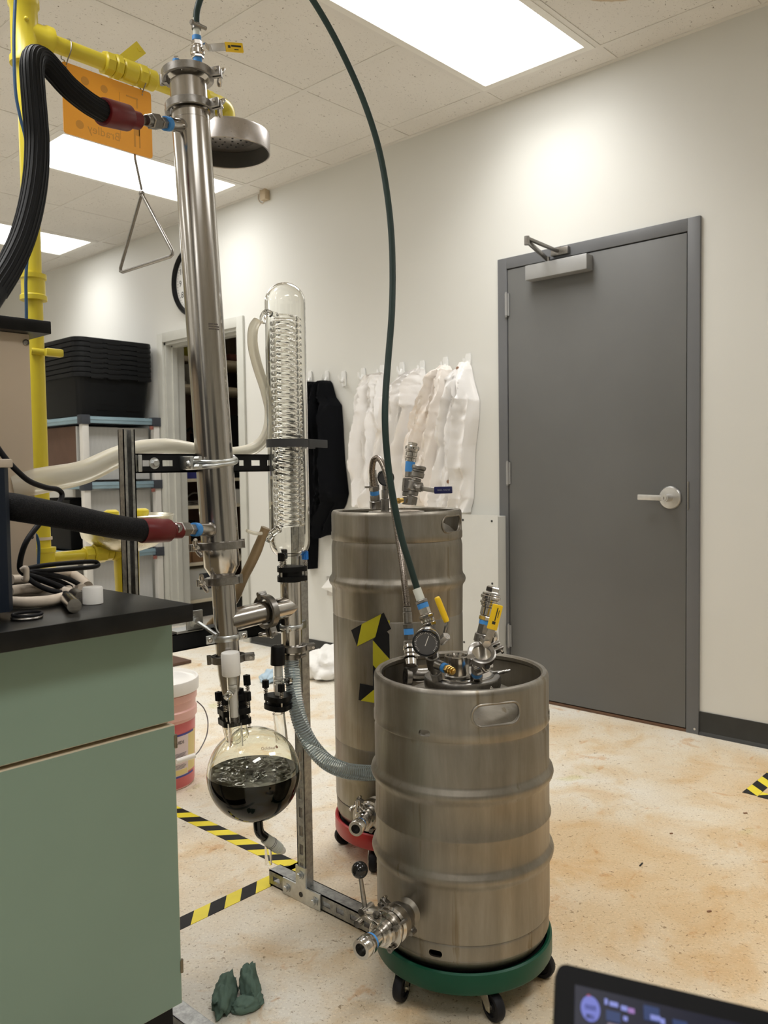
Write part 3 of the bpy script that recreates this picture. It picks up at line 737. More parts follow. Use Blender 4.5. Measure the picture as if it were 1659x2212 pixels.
CO = [(1.7012, 3.7359, 3.6750), (1.6856, 3.7776, 3.6593), (1.5991, 3.8008, 3.6334), (1.5477, 3.8105, 3.5871), (1.4025, 3.8146, 3.5708), (1.2067, 3.8116, 3.5598), (1.0218, 3.8042, 3.5406), (0.9543, 3.7976, 3.5658), (0.8406, 3.7965, 3.6443), (0.7641, 3.7776, 3.6623)]
t, F = coat('hooded_jacket', CO, 'coat_black', 'black hooded fleece jacket on a wall hook beside the glass condenser', 'jacket', 17, .03, .075, 3, .014, sl=((.80, .84, .32, .74, .16, .035),))
CO = [(1.7077, 3.8781, 3.8232), (1.6721, 3.9220, 3.8116), (1.5533, 3.9427, 3.8107), (1.3248, 3.9495, 3.8127), (1.0375, 3.9492, 3.8121), (0.7780, 3.9394, 3.8065), (0.5637, 3.9108, 3.8292)]
coat('black_coat', CO, 'coat_black', 'long plain black coat hanging behind the glass condenser', 'coat', 21, .02, .06, 2, .01)
# white screwed panel box by the door
t = Thing('panel_box', 'white screwed panel box standing on the floor between tall keg and door', 'box', (WX-.05, 2.5389, 0))
y0, y1, z1 = 2.4115, 2.6525, 0.9198
t.p('box_body', MB().bx(WX-.085, WX-.002, y0, y1, 0, z1-.002, .002), 'panel_white')
t.p('cover_sheet', MB().bx(WX-.090, WX-.085, y0-.006, y1+.002, .01, z1+.004, .001), 'panel_white')
for yy in (y0+.03, y1-.03):
    for zz in (z1-.025, z1-.34, z1-.66): t.p('screw_hole', MB().cyl((WX-.0912, yy, zz), (WX-.0898, yy, zz), .006, seg=10), 'ink')
# outlet with a taped paper hanging off it
oc = V(3.5233, 3.7037, 0.4524); t = Thing('wall_outlet', 'metal wall outlet with folded white tissue stuck in it, beside the tall keg', 'outlet', oc)
t.p('outlet_plate', MB().box(oc+V(-.004, 0, 0), (.008, .075, .118), .002), 'alu')
b_ = MB(); q = oc+V(-.012, .0, 0)
vs_ = [b_.bm.verts.new(q+V(*a)) for a in ((0, .0, .06), (-.03, .05, -.01), (0, -.05, -.045), (-.02, -.055, .0), (.005, 0, 0))]
for a in ((0, 1, 3), (1, 2, 3), (0, 3, 4), (3, 2, 4), (1, 0, 4), (2, 1, 4)): b_.face([vs_[i] for i in a])
t.p('tissue', b_, 'white_cloth')

# ================================================================== shelf rack with the stacked totes
RX0, RX1, RY0, RY1 = 2.905, 3.475, 5.55, 6.80
t = Thing('shelf_rack', 'wide storage rack with pale posts and blue-grey shelf edges under the black totes', 'rack', (RX0, RY0, 0))
for x, y in ((RX0, RY0), (RX1, RY0), (RX0, RY1), (RX1, RY1)): t.p('post', MB().bx(x-.024, x+.024, y-.024, y+.024, 0, 1.57, .004), 'post_white')
ZR = [1.575, 1.108, .60, .17]
for z in ZR:
    for x, y in ((RX0, RY0), (RX1, RY0), (RX0, RY1), (RX1, RY1)): t.p('corner_joint', MB().bx(x-.033, x+.033, y-.033, y+.033, z-.062, z+.004, .004), 'joint_grey')
    for a, b2 in (((RX0, RY0), (RX1, RY0)), ((RX0, RY1), (RX1, RY1)), ((RX0, RY0), (RX0, RY1)), ((RX1, RY0), (RX1, RY1))):
        e_ = MB(); d_ = (V(*b2, 0)-V(*a, 0)).normalized()*.033
        p0, p1 = V(*a, z-.028)+d_, V(*b2, z-.028)-d_
        e_.bar(p0, p1, .03, .048, (0, 0, 1), .004); e_.bar(p0+V(0, 0, .004), p1+V(0, 0, .004), .036, .010, (0, 0, 1), .002)
        t.p('shelf_edge', e_, 'teal_shelf')
    dk = MB()
    for q in range(24):
        y = RY0+.03+q*(RY1-RY0-.06)/23; dk.bx(RX0+.015, RX1-.015, y-.012, y+.012, z-.05, z-.006)
    for q in range(5):
        x = RX0+.06+q*.115; dk.bx(x-.01, x+.01, RY0+.015, RY1-.015, z-.055, z-.01)
    t.p('shelf_deck', dk, 'joint_grey', flat=True)
for z0, z1, xa in ((1.12, 1.50, RX0-.03), (.63, 1.04, RX0+.03), (.2, .54, RX0+.03)):
    t.p('corrugated_sheet', MB().bx(xa, RX1-.025, RY0+.055, RY0+.062, z0, z1), 'coroplast', flat=True)
for x, y, z in ((RX1-.05, RY0-.03, 1.50), (RX1-.05, RY0-.03, 1.035), (RX1-.05, RY0-.03, .53)): t.p('red_latch', MB().box((x, y, z), (.025, .02, .025), .004), 'print_red')
TX0, TX1, TY0, TY1 = 2.865, 3.495, 5.56, 6.22
tc = ((TX0+TX1)/2, (TY0+TY1)/2); hx, hy = (TX1-TX0)/2, (TY1-TY0)/2; TZ = 1.579
def tote():
    b_ = MB(); Ht = .302; s = .085
    r_ = lambda z, o=0: (z, hx-.022-(Ht-z)*s+o, hy-.02-(Ht-z)*s+o, .06)
    loft(b_, (*tc, 0), [r_(0), r_(Ht-.03), (Ht-.03, hx, hy, .075), (Ht-.022, hx, hy, .075), (Ht, hx-.003, hy-.003, .073), (Ht, hx-.020, hy-.018, .06), (Ht-.024, hx-.022, hy-.02, .06), (Ht-.03, hx-.0235, hy-.0215, .058), (.004, hx-.022-Ht*s-.0015, hy-.02-Ht*s-.0015, .057)], 5)
    return b_
t0 = None
ordn = ['lowest', 'second lowest', 'third lowest', 'fourth lowest', 'fourth highest', 'third highest', 'second highest', 'topmost']
for k in range(8):
    lb = 'black plastic tote on the rack, %s rim of the nested stack' % ordn[k]
    if t0 is None:
        t0 = Thing('storage_tote', lb, 'tote', (*tc, TZ), 'nested black totes on the rack')
        bm_ = tote()
        for v in bm_.bm.verts: v.co.z += TZ
        t0.p('tote_body', bm_, 'tote', ang=35)
        for xx in (TX0+.16, tc[0]-.02, TX1-.10): t0.p('rim_notch', MB().bx(xx-.05, xx+.05, TY0-.001, TY0+.012, TZ+.262, TZ+.272, .002), 'black')
        for xa, xb in ((TX0+.17, TX0+.30), (TX0+.40, TX0+.51)): t0.p('moulded_line', MB().bar((xa, TY0+.040, TZ+.045), (xb, TY0+.040, TZ+.045), .004, .006), 'black')
    else:
        copy_tree(t0.o, (*tc, TZ+.0355*k), lb)
# on the rack's middle shelves
one('carton', MB().bx(2.93, 3.26, 5.72, 6.60, 1.11, 1.51, .004), 'cardboard_dark', 'large dark brown carton on the second shelf of the rack', 'carton', (3.1, 6.0, 1.11))
b_ = MB()
for q in range(14):
    a = random.random()*6.28; b_.sphere((2.97+.10*math.cos(a)*random.random(), 5.65+.1*random.random(), 1.13+.02*random.random()), .03, 8, (1.2, 1, .8))
for v in b_.bm.verts: v.co += V(noise.noise(v.co*60), noise.noise(v.co*70), noise.noise(v.co*50))*.012
one('foil_bundle', b_, 'foil', 'crumpled foil lying at the corner of the second rack shelf', 'foil', (2.97, 5.7, 1.11), flat=True)
one('tool_case', MB().bx(2.93, 3.25, 5.85, 6.5, .602, .98, .02), 'black', 'black case on the third shelf of the rack behind the yellow pipe', 'case', (3.1, 6.1, .602))
# ================================================================== safety shower / eyewash station
PX, PY = 1.049, 2.26
t = Thing('safety_shower', 'yellow pipe emergency shower and eyewash station beside the counter', 'emergency shower', (PX, PY, 0))
def ypipe(name, p0, p1, r=.0235): return t.p(name, MB().cyl(p0, p1, r, seg=24), 'yellow')
ZA = 2.342; XE = 1.712
ypipe('riser_pipe', (PX, PY, 0), (PX, PY, 2.42)); t.p('supply_pipe', MB().cyl((PX, PY, 2.42), (PX, PY, HC), .017), 'red_wood')
ypipe('shower_arm', (PX, PY, ZA), (XE-.05, PY, ZA), .0225)
tee = MB()
tee.lathe([(0, -.085), (.040, -.085), (.040, -.068), (.035, -.062), (.035, .062), (.040, .068), (.040, .085), (0, .085)], (PX, PY, ZA), (0, 0, 1), 32)
tee.lathe([(.034, 0), (.034, .05), (.038, .055), (.038, .072), (0, .072)], (PX, PY, ZA), (1, 0, 0), 28)
tee.lathe([(0, 0), (.033, 0), (.033, .025), (0, .025)], (PX, PY, ZA+.085), (0, 0, 1), 8); tee.sphere((PX-.01, PY-.035, ZA+.02), .006, 10)
t.p('pipe_tee', tee, 'yellow')
ux_ = 1.3356; un = MB()
un.stack((ux_-.06, PY, ZA), (ux_+.11, PY, ZA), [(0, .18, .033, 8), (.18, .32, .036, 8), (.34, .62, .032), (.62, .80, .034, 8), (.80, 1, .030)])
t.p('shower_valve', un, 'yellow')
fl = MB(); fl.prism([(0, .02), (.062, .085), (.093, .060), (.03, .0)], (ux_-.005, PY+.012, ZA+.018), (1, 0, 0), (0, 0, 1), .006); fl.cyl((ux_+.065, PY+.004, ZA+.083), (ux_+.065, PY+.014, ZA+.083), .008, seg=6); t.p('valve_lever', fl, 'yellow')
el = MB(); el.tube([(XE-.07, PY, ZA), (XE-.03, PY, ZA), (XE-.006, PY, ZA-.008), (XE, PY, ZA-.03), (XE, PY, ZA-.075)], [.031, .031, .030, .029, .029], 20, 6)
el.lathe([(0, 0), (.034, 0), (.034, .02), (0, .02)], (XE-.085, PY, ZA), (1, 0, 0), 24); t.p('elbow', el, 'yellow')
HZ = 2.205; hd = MB()
hd.lathe([(.024, .085), (.05, .076), (.128, .062), (.138, .056), (.140, .050), (.140, -.006), (.1375, -.008), (.135, -.006), (.135, .046), (.10, .052), (.024, .070)], (XE, PY, HZ), (0, 0, 1), 64)
ho_ = t.p('shower_head', hd, 'head_steel')
t.p('painted_shade_ring', MB().lathe([(.1345, -.004), (.1345, .0455), (.1335, .0455), (.1335, -.004), (.1345, -.004)], (XE, PY, HZ), (0, 0, 1), 64), 'inner_shade', ho_)  # added ring, coloured dark for the shade on the head's inner wall
hp = MB().lathe([(0, .038), (.085, .038), (.092, .042), (.092, .05), (.0, .05)], (XE, PY, HZ), (0, 0, 1), 48); t.p('spray_plate', hp, 'head_steel')
hs = MB()
for r_, n_ in ((.065, 14), (.045, 10), (.022, 5)):
    for q in range(n_): a = q*2*PI/n_; hs.cyl((XE+r_*math.cos(a), PY+r_*math.sin(a), HZ+.0365), (XE+r_*math.cos(a), PY+r_*math.sin(a), HZ+.0385), .0035, seg=8)
t.p('spray_hole', hs, 'ink')['kind'] = 'stuff'
for z0, z1, r_ in ((1.63, 1.70, .035), (.885, .955, .036)):
    c_ = MB().lathe([(0, 0), (r_, 0), (r_, .012), (r_-.004, .016), (r_-.004, z1-z0-.016), (r_, z1-z0-.012), (r_, z1-z0), (0, z1-z0)], (PX, PY, z0), (0, 0, 1), 28); t.p('coupling', c_, 'yellow')
kb = MB().cyl((PX-.02, PY-.02, 1.49), (PX+.045, PY-.045, 1.485), .009); kb.box((PX+.03, PY-.045, 1.487), (.05, .02, .022), .006); t.p('pipe_clip', kb, 'yellow')
ZB = .925; XB2 = 1.305
ypipe('eyewash_arm', (PX, PY, ZB), (XB2, PY, ZB), .015)
ev = MB().stack((1.17, PY, ZB), (1.28, PY, ZB), [(0, .25, .023, 8), (.25, .6, .028, 8), (.6, .8, .024, 8), (.8, 1, .026)]); t.p('eyewash_valve', ev, 'yellow')
dr = MB().cyl((XB2, PY, ZB+.015), (XB2, PY, .78), .038, .034); dr.cyl((XB2, PY, .78), (XB2, PY, 0), .0245); t.p('drain_pipe', dr, 'yellow')
bw = MB().lathe([(0, -.062), (.03, -.062), (.085, -.045), (.125, -.015), (.137, .03), (.140, .045), (.143, .048), (.140, .051), (.135, .046), (.12, -.008), (.08, -.037), (.03, -.053), (0, -.053)], (XB2, PY, .983), (0, 0, 1), 56); t.p('eyewash_bowl', bw, 'keg_bowl')
for dx in (-.045, .055):
    b_ = MB().cyl((XB2+dx, PY, .94), (XB2+dx, PY, 1.035), .018, .020); b_.lathe([(0, 0), (.022, 0), (.022, .012), (.014, .018), (0, .018)], (XB2+dx, PY, 1.032)); t.p('eyewash_spout', b_, 'yellow')
# pull rod and triangle handle of the shower
t = Thing('shower_handle', 'steel rod with triangular pull handle hanging below the orange sign', 'handle', (1.38, PY, 1.9))
A_ = V(1.3800, 2.2418, 1.9889); B_ = V(1.3800, 2.3841, 1.7786); C_ = V(1.3800, 2.0782, 1.7778)
t.p('pull_rod', MB().tube([(1.38, PY+.016, ZA-.03), (1.38, PY+.013, 2.1), tuple(A_+V(0, 0, .012))], .0035, 8, 0), 'clamp')
def soft(a, b, c, k=.07):
    return [a+(b-a)*(1-k), b+(a-b)*k*.3+(c-b)*k*.3, b+(c-b)*k]
tri = [A_+(B_-A_)*.03]+soft(A_, B_, C_)+soft(B_, C_, A_)+[A_+(C_-A_)*.03]
b_ = MB().tube(tri, .0052, 10, 0); b_.sphere(A_, .009, 12); t.p('triangle_handle', b_, 'clamp')
# orange sign hung on wire hooks, print showing through from the far side
SX0, SX1 = 1.1512, 1.4315; SZ0, SZ1 = 2.108, 2.303
t = Thing('hanging_sign', 'orange plastic sign hanging from the yellow shower pipe, seen from its back', 'sign', ((SX0+SX1)/2, PY, SZ0))
sg = MB().prism([(x, z) for x, z in rrect(SX1-SX0, SZ1-SZ0, .008, 4)], ((SX0+SX1)/2, PY+.0015, (SZ0+SZ1)/2), (1, 0, 0), (0, 0, 1), .003); t.p('sign_plate', sg, 'orange')
so = ((SX0+SX1)/2, PY, SZ0); sx = SX1-SX0
pr = MB()
def disc(x, z, r): pr.lathe([(0, 0), (r, 0), (r, .0004), (0, .0004)], (SX0+x*sx, PY-.0015, SZ1-z*(SZ1-SZ0)), (0, -1, 0), 20)
disc(.17, .82, .012)
disc(.82, .45, .011); disc(.45, .19, .011); disc(.24, .17, .012)
pr.bx(SX0+.80*sx, SX0+.85*sx, PY-.0019, PY-.0015, SZ0+.055, SZ0+.095)
for q in range(0): disc(.22+.012*q, .17-.004*q, .006-.0006*q)
pr.bx(SX0+.62*sx, SX0+.625*sx, PY-.0019, PY-.0015, SZ0+.03, SZ1-.03)
pr.bx(SX0+.78*sx, SX0+.80*sx, PY-.0019, PY-.0015, SZ0+.02, SZ0+.08); pr.bx(SX0+.84*sx, SX0+.855*sx, PY-.0019, PY-.0015, SZ0+.02, SZ0+.085)
pr.bx(SX0+.70*sx, SX0+.84*sx, PY-.0019, PY-.0015, SZ1-.035, SZ1-.031); pr.bx(SX0+.82*sx, SX0+.835*sx, PY-.0019, PY-.0015, SZ1-.06, SZ1-.035)
t.p('show_through_print', pr, 'orange_dark', flat=True)
text('Bradley', .034, (SX0+.62*sx, PY-.0015, SZ0+.032), (1, 0, 0), (0, 0, 1), 'orange_dark', t.o, so, flip=True, ext=.0002)
for x in (SX0+.012, SX1-.03):
    t.p('wire_hook', MB().tube([(x, PY-.003, SZ1-.012), (x, PY+.004, SZ1-.02), (x, PY+.006, SZ1+.005), (x, PY+.025, SZ1+.02), (x+.006, PY+.027, ZA+.01), (x+.006, PY+.005, ZA+.026), (x+.006, PY-.022, ZA+.014), (x+.004, PY-.026, ZA-.012), (x, PY-.014, SZ1+.004), (x, PY-.004, SZ1-.008)], .0018, 6, 6), 'clamp')
# blue cable down the riser
bc = [(1.0090, 2.2150, 2.4174), (0.9998, 2.2150, 2.2964), (0.9987, 2.2150, 2.1663), (1.0084, 2.2150, 2.0981), (1.0232, 2.2150, 2.0306), (1.0268, 2.2150, 1.9233), (1.0235, 2.2200, 1.8026), (1.0117, 2.2200, 1.6791), (1.0094, 2.2200, 1.5813), (1.0019, 2.2220, 1.3112), (1.0023, 2.2220, 1.0385), (1.0182, 2.2220, 0.9875), (1.0233, 2.2250, 0.9493), (1.0174, 2.2300, 0.8610)]
t = Thing('blue_cable', 'thin dark blue cable running down the yellow riser pipe', 'cable', bc[-1])
t.p('cable', MB().tube(bc, .0042, 10, 6), 'blue_cable')
q = V(1.0346, 2.2250, 0.9762); t.p('cable_tie', MB().lathe([(.0262, 0), (.0275, 0), (.0275, .008), (.0262, .008), (.0262, 0)], (PX, PY, q.z), (0, 0, 1), 28), 'cream_hose')

# ================================================================== strut stand
AX_, BX_ = .967, 1.4715-.009
t = Thing('strut_stand', 'galvanised slotted strut stand with black cross bars carrying the glass and steel apparatus', 'stand', (BX_, YB, 0)); stand = t
def strut(name, p0, p1, face, mat, w_=.041, dp=.041, slots=None, lip=True):
    # channel of sheet: back web and two side webs, open towards -face; real slots cut into the web as boxes of dark depth
    p0, p1 = V(p0), V(p1); n = (p1-p0).normalized(); f = V(face).normalized(); s_ = n.cross(f).normalized(); th = .0028
    b_ = MB(); L = (p1-p0).length
    def slab(c, a, bb, l, cen): b_.box(cen, (a, bb, l), 0, Matrix((s_, f, n)).transposed())
    mid = (p0+p1)/2
    # side webs and lips
    for k in (-1, 1):
        slab(None, th, dp, L, mid+s_*k*(w_/2-th/2))
        if lip: slab(None, .009, th, L, mid+s_*k*(w_/2-.0045)-f*(dp/2-th/2))
    # slotted web made of strips
    if slots:
        pitch, sl, sw = slots; m_ = int(L/pitch); e0 = (L-m_*pitch)/2
        for k in (-1, 1): slab(None, (w_-sw)/2, th, L, mid+s_*k*(sw/2+(w_-sw)/4)+f*(dp/2-th/2))
        x = 0
        for q in range(m_+1):
            x1 = e0+q*pitch+(pitch-sl)/2 if q < m_ else L
            if x1 > x: slab(None, sw, th, x1-x, p0+n*(x+x1)/2+f*(dp/2-th/2))
            x = x1+sl
    else: slab(None, w_, th, L, mid+f*(dp/2-th/2))
    return t.p(name, b_, mat, flat=True)
ZT = 1.2511
strut('post', (AX_, YB, 0.024), (AX_, YB, ZT), (0, 1, 0), 'galv', .029, .021)
strut('post', (BX_, YB, 0.045), (BX_, YB, ZT), (-1, 0, 0), 'galv', .034, .026, (.0505, .028, .0135))
FX = BX_+.009
strut('foot', (FX, 1.335, .023), (FX, 1.80, .023), (-1, 0, 0), 'galv', slots=(.0505, .028, .0135))
strut('foot', (AX_-.012, 1.25, .012), (AX_-.012, 1.80, .012), (0, 0, 1), 'galv', .041, .021)
ZU, ZL = 1.177, .766
YW = YB-.022
strut('cross_bar', (AX_+.020, YB, ZU), (BX_-.020, YB, ZU), (0, -1, 0), 'strut_black', .043, .021, (.0505, .028, .0135), lip=False)
strut('cross_bar', (AX_+.016, YB, ZL), (BX_-.016, YB, ZL), (0, -1, 0), 'strut_black', .041, .041, None)
def bolt(parent_t, c, n, r=.0085, mat='galv_bright', name='hex_bolt'):
    b_ = MB().lathe([(0, 0), (r*1.45, 0), (r*1.45, .002), (0, .002)], c, n, 18); c2 = V(c)+V(n).normalized()*.002
    b_.lathe([(0, 0), (r, 0), (r, .006), (r*.8, .0075), (0, .0075)], c2, n, 6); return parent_t.p(name, b_, mat)
t.p('end_bracket', MB().bx(AX_+.020, AX_+.030, YB-.0125, YB+.0125, ZU-.019, ZU+.019, .002), 'galv_bright')
for px in (1.0275,): bolt(t, (px, YB-.0105, ZU), (0, -1, 0), .009)
# T plate at the base of the front post
TP = FX-.0205-.002
tp = MB(); tp.prism([(-.075, -.022), (.075, -.022), (.075, .022), (.020, .022), (.020, .075), (-.020, .075), (-.020, .022), (-.075, .022)], (TP+.0005, YB, .023), (0, -1, 0), (0, 0, 1), .005)
t.p('tee_plate', tp, 'galv_bright', flat=True)
for y, z in ((YB+.055, .022), (YB-.055, .022), (YB, .075)): bolt(t, (TP-.005, y, z), (-1, 0, 0), .008)
t.p('plate_hole', MB().cyl((TP-.0056, YB, .022), (TP-.004, YB, .022), .007, seg=14), 'ink')
# L bracket with threaded rod on the lower bar
LB = 1.1161
b_ = MB().bx(LB-.022, LB+.022, YB-.024, YB-.018, ZL+.022, ZL+.068, .001); b_.bx(LB-.05, LB+.022, YB-.024, YB+.022, ZL+.020, ZL+.026, .001); t.p('angle_bracket', b_, 'galv_bright', flat=True)
lc = V(LB, YB-.024, ZL+.045)
b_ = MB().lathe([(0, 0), (.0165, 0), (.0165, .002), (.012, .0022), (.012, .004), (0, .004)], lc, (0, -1, 0), 28); b_.lathe([(0, .004), (.0085, .004), (.0085, .010), (0, .010)], lc, (0, -1, 0), 6)
t.p('washer_nut', b_, 'galv_bright')
rodend = V(1.1317, 1.5750, 0.7820); t.p('threaded_rod', MB().tube([lc, rodend], .0045, 12, 0), 'galv_bright')

# ================================================================== steel column
CA, CB_ = V(1.1638, 1.5786, 0.7462), V(1.1534, 1.6648, 2.0741); CN = (CB_-CA).normalized()
def triclamp(t, c, axis, r, ang, w_=.016, wing=True, parent=None, size=1.0):
    # two-piece clamp band with bolt ears and wing nut; ang = direction of the bolt seen along the axis
    c = V(c); u, v, n = basis(axis); e = u*math.cos(ang)+v*math.sin(ang); s_ = n.cross(e)
    b_ = MB()
    b_.lathe([(r-.010, -w_*.35), (r-.003, -w_*.5), (r, -w_*.42), (r, w_*.42), (r-.003, w_*.5), (r-.010, w_*.35), (r-.010, -w_*.35)], c, n, 44)
    for k in (-1, 1):
        b_.bar(c+e*(r-.004)+s_*k*.0065*size, c+e*(r+.020*size)+s_*k*.0065*size, .0075*size, w_*.95, n, .0015)
    b_.bar(c-e*(r-.004)-s_*.008, c-e*(r-.004)+s_*.008, .014*size, w_*1.05, n, .002)
    b_.cyl(c-e*(r+.004)-n*w_*.6, c-e*(r+.004)+n*w_*.6, .0048*size, seg=12)
    o = t.p('clamp_band', b_, 'clamp')
    q = c+e*(r+.013*size)
    b2 = MB().cyl(q-s_*.018*size, q+s_*.026*size, .0036*size, seg=10); b2.lathe([(0, 0), (.007*size, 0), (.0055*size, .010*size), (0, .010*size)], q+s_*.0105*size, s_, 12)
    if wing:
        for k in (-1, 1):
            g = [q+s_*.014*size+n*k*.003, q+s_*.020*size+n*k*.012*size+e*k*.004, q+s_*.027*size+n*k*.019*size+e*k*.006]
            b2.tube(g, [.005*size, .0062*size, .0045*size], 10, 4)
    else: b2.lathe([(0, 0), (.008*size, 0), (.008*size, .007*size), (0, .007*size)], q+s_*.011*size, s_, 6)
    t.p('wing_nut', b2, 'steel', o)
    return o
t = Thing('distillation_tower', 'tall brushed steel column with clamps and ports standing beside the glass condenser', 'column', CA); col = t
P = lambda row: None
c1172, c1188, c1226, c1241, c1250, c1264 = V(1.1619, 1.5945, 0.9917), V(1.1620, 1.5936, 0.9767), V(1.1623, 1.5911, 0.9379), V(1.1624, 1.5898, 0.9186), V(1.1625, 1.5891, 0.9078), V(1.1626, 1.5883, 0.8949)
c240, c228, c168, c160, c150 = V(1.1541, 1.6589, 1.9826), V(1.1540, 1.6599, 1.9975), V(1.1536, 1.6635, 2.0528), V(1.1535, 1.6643, 2.0656), V(1.1534, 1.6654, 2.0826)
RC = .0432
t.p('tower_tube', MB().lathe([(0, 0), (RC, 0), (RC, (c240-c1172).length), (0, (c240-c1172).length)], c1172, CN, 64), 'column')
t.p('weld_seam', MB().lathe([(RC-.001, -.0015), (RC+.0006, 0), (RC-.001, .0015)], c240-CN*.02, CN, 64), 'clamp')
t.p('spool_tube', MB().lathe([(0, 0), (RC-.001, 0), (RC-.001, (c168-c228).length), (0, (c168-c228).length)], c228, CN, 64), 'column')
triclamp(t, V(1.1540, 1.6596, 1.9932), CN, RC+.013, 3.6, .020)
triclamp(t, V(1.1535, 1.6645, 2.0688), CN, RC+.016, 3.75, .020)
t.p('lid_plate', MB().lathe([(0, 0), (RC+.008, 0), (RC+.008, .006), (0, .006)], c160+CN*.004, CN, 48), 'steel')
triclamp(t, V(1.1619, 1.5941, 0.9853), CN, RC+.012, 1.42, .018)
L0 = (c1226-c1188).length; L1 = (c1241-c1188).length; L2 = (c1264-c1188).length
t.p('reducer', MB().lathe([(0, 0), (RC-.002, 0), (RC-.002, -L0), (.030, -L1), (.0285, -L1-.004), (.0285, -L2), (0, -L2)], c1188, CN, 56), 'steel')
triclamp(t, V(1.1625, 1.5888, 0.9035), CN, .0285+.012, 1.30, .018)
c1262, c1424, c1432, c1500 = V(1.1626, 1.5883, 0.8949), V(1.1640, 1.5771, 0.7224), V(1.1640, 1.5766, 0.7159), V(1.1647, 1.5708, 0.6253)
t.p('tee_tube', MB().lathe([(0, 0), (.0272, 0), (.0272, (c1262-c1424).length), (0, (c1262-c1424).length)], c1424, CN, 48), 'column')
triclamp(t, c1424, CN, .0272+.013, 4.0, .018, wing=False)
t.p('taper_tube', MB().lathe([(0, 0), (.0272, 0), (.0255, -.03), (.0175, -(c1500-c1432).length), (0, -(c1500-c1432).length)], c1432, CN, 48), 'column')
TC0, TC1, TC2, TC3 = V(1.1648, 1.5800, 0.8088), V(1.2776, 1.5800, 0.8153), V(1.2863, 1.5800, 0.8164), V(1.3740, 1.5800, 0.8187)
TA = (TC3-TC0).normalized()
t.p('branch_pipe', MB().cyl(TC0, TC1, .0265, seg=44), 'column_side')
triclamp(t, (TC1+TC2)/2, TA, .0265+.015, 1.25, .020)
PXc, PYc = 1.3615, YC
mt = MB(); A2 = V(PXc, PYc, TC3.z)
mt.cyl(TC2, A2, .0265, seg=44); t.p('mitre_arm', mt, 'steel')
# ports with taped fittings
for (p0, p1) in ((V(1.1544, 1.6568, 1.9506), V(1.0168, 1.6000, 1.9089)), (V(1.1616, 1.5964, 1.0208), V(1.0120, 1.5250, 1.0346))):
    d_ = (p1-p0); 
    t.p('port_stub', MB().cyl(p0, p0+d_*.60, .0145, seg=28), 'steel')
    t.p('weld_ring', MB().lathe([(.0145, 0), (.0165, .002), (.0145, .005)], p0+d_.normalized()*(RC-.001), d_, 28), 'clamp')
    t.p('sealing_tape', MB().cyl(p0+d_*.60, p0+d_*.70, .0152, seg=24), 'blue_tape')
    t.p('hex_fitting', MB().stack(p0+d_*.70, p1+d_*.16, [(0, .25, .0125, 6), (.25, .36, .009), (.36, .80, .0165, 6), (.80, 1., .012)]), 'clamp')
# top valve
vb = V(1.1533, 1.6655, 2.0847); v0, v1, v2, v3, v4 = V(1.1891, 1.6750, 2.1040), V(1.1896, 1.6750, 2.1190), V(1.1917, 1.6750, 2.1452), V(1.1885, 1.6750, 2.1694), V(1.1881, 1.6750, 2.1967)
t.p('valve_nipple', MB().stack(v0-V(0, 0, .012), v1, [(0, .8, .0115, 6), (.8, 1, .009)]), 'steel')
t.p('sealing_tape', MB().cyl(v1-V(0, 0, .004), v1+V(0, 0, .007), .0105, seg=20), 'blue_tape')
t.p('ball_valve', MB().stack(v1+V(0, 0, .006), v3-V(0, 0, .004), [(0, .18, .015, 6), (.18, .55, .0165), (.55, .72, .013), (.72, 1, .0125, 6)]), 'steel')
t.p('sealing_tape', MB().cyl(v3-V(0, 0, .004), v3+V(0, 0, .006), .0108, seg=20), 'blue_tape')
t.p('hose_barb', MB().stack(v3+V(0, 0, .006), v4+V(0, 0, .02), [(0, .5, .0085), (.5, 1, .0075)]), 'clear_end')
hcl = MB().lathe([(.0098, 0), (.0112, 0), (.0112, .012), (.0098, .012), (.0098, 0)], v4-V(0, 0, .006), (0, 0, 1), 28); hcl.cyl(v4+V(-.016, -.010, 0), v4+V(.020, -.010, 0), .0045, seg=12); hcl.cyl(v4+V(-.022, -.010, 0), v4+V(-.016, -.010, 0), .006, seg=6)
t.p('hose_clamp', hcl, 'clamp')
sA = V(1.1967, 1.6600, 2.1471); sB, sC, sD = V(1.2142, 1.6550, 2.1515), V(1.2483, 1.6450, 2.1622), V(1.2889, 1.6300, 2.1681)
b_ = MB().cyl(v2, sA+(sA-v2)*.35, .0075, seg=14); b_.cyl(sA+(sA-v2)*.1, sA+(sA-v2)*.6, .009, seg=6); t.p('valve_stem', b_, 'steel')
b_ = MB().bar(sA, sB, .003, .016, (0, 0, 1), .001); b_.bar(sB, sC, .003, .018, (0, 0, 1), .001); t.p('lever_strap', b_, 'alu')
hs_ = t.p('handle_sleeve', MB().bar(sC-(sD-sC)*.02, sD, .006, .022, (0, 0, 1), .0025), 'yellow_sleeve')
hd_ = (sD-sC).normalized(); hn = hd_.cross(V(0, 0, 1)).normalized()
for q, (a, bb, zz) in enumerate(((.12, .26, .000), (.30, .86, .002), (.48, .72, -.006))):
    mk = MB().bar(sC+(sD-sC)*a+hn*.0032+V(0, 0, zz), sC+(sD-sC)*bb+hn*.0032+V(0, 0, zz), .0004, (.006, .004, .002)[q], (0, 0, 1)); t.p('printed_mark', mk, 'ink', hs_)
# blanked second port on the lid
b0, b1 = V(1.1168, 1.6550, 2.0690), V(1.1177, 1.6550, 2.0980)
b_ = MB().stack(b0, b1, [(0, .52, .0125, 20), (.74, 1, .0065, 4)]); t.p('blank_plug', b_, 'steel'); t.p('sealing_tape', MB().cyl(b0+(b1-b0)*.52, b0+(b1-b0)*.76, .0085, seg=18), 'blue_tape')
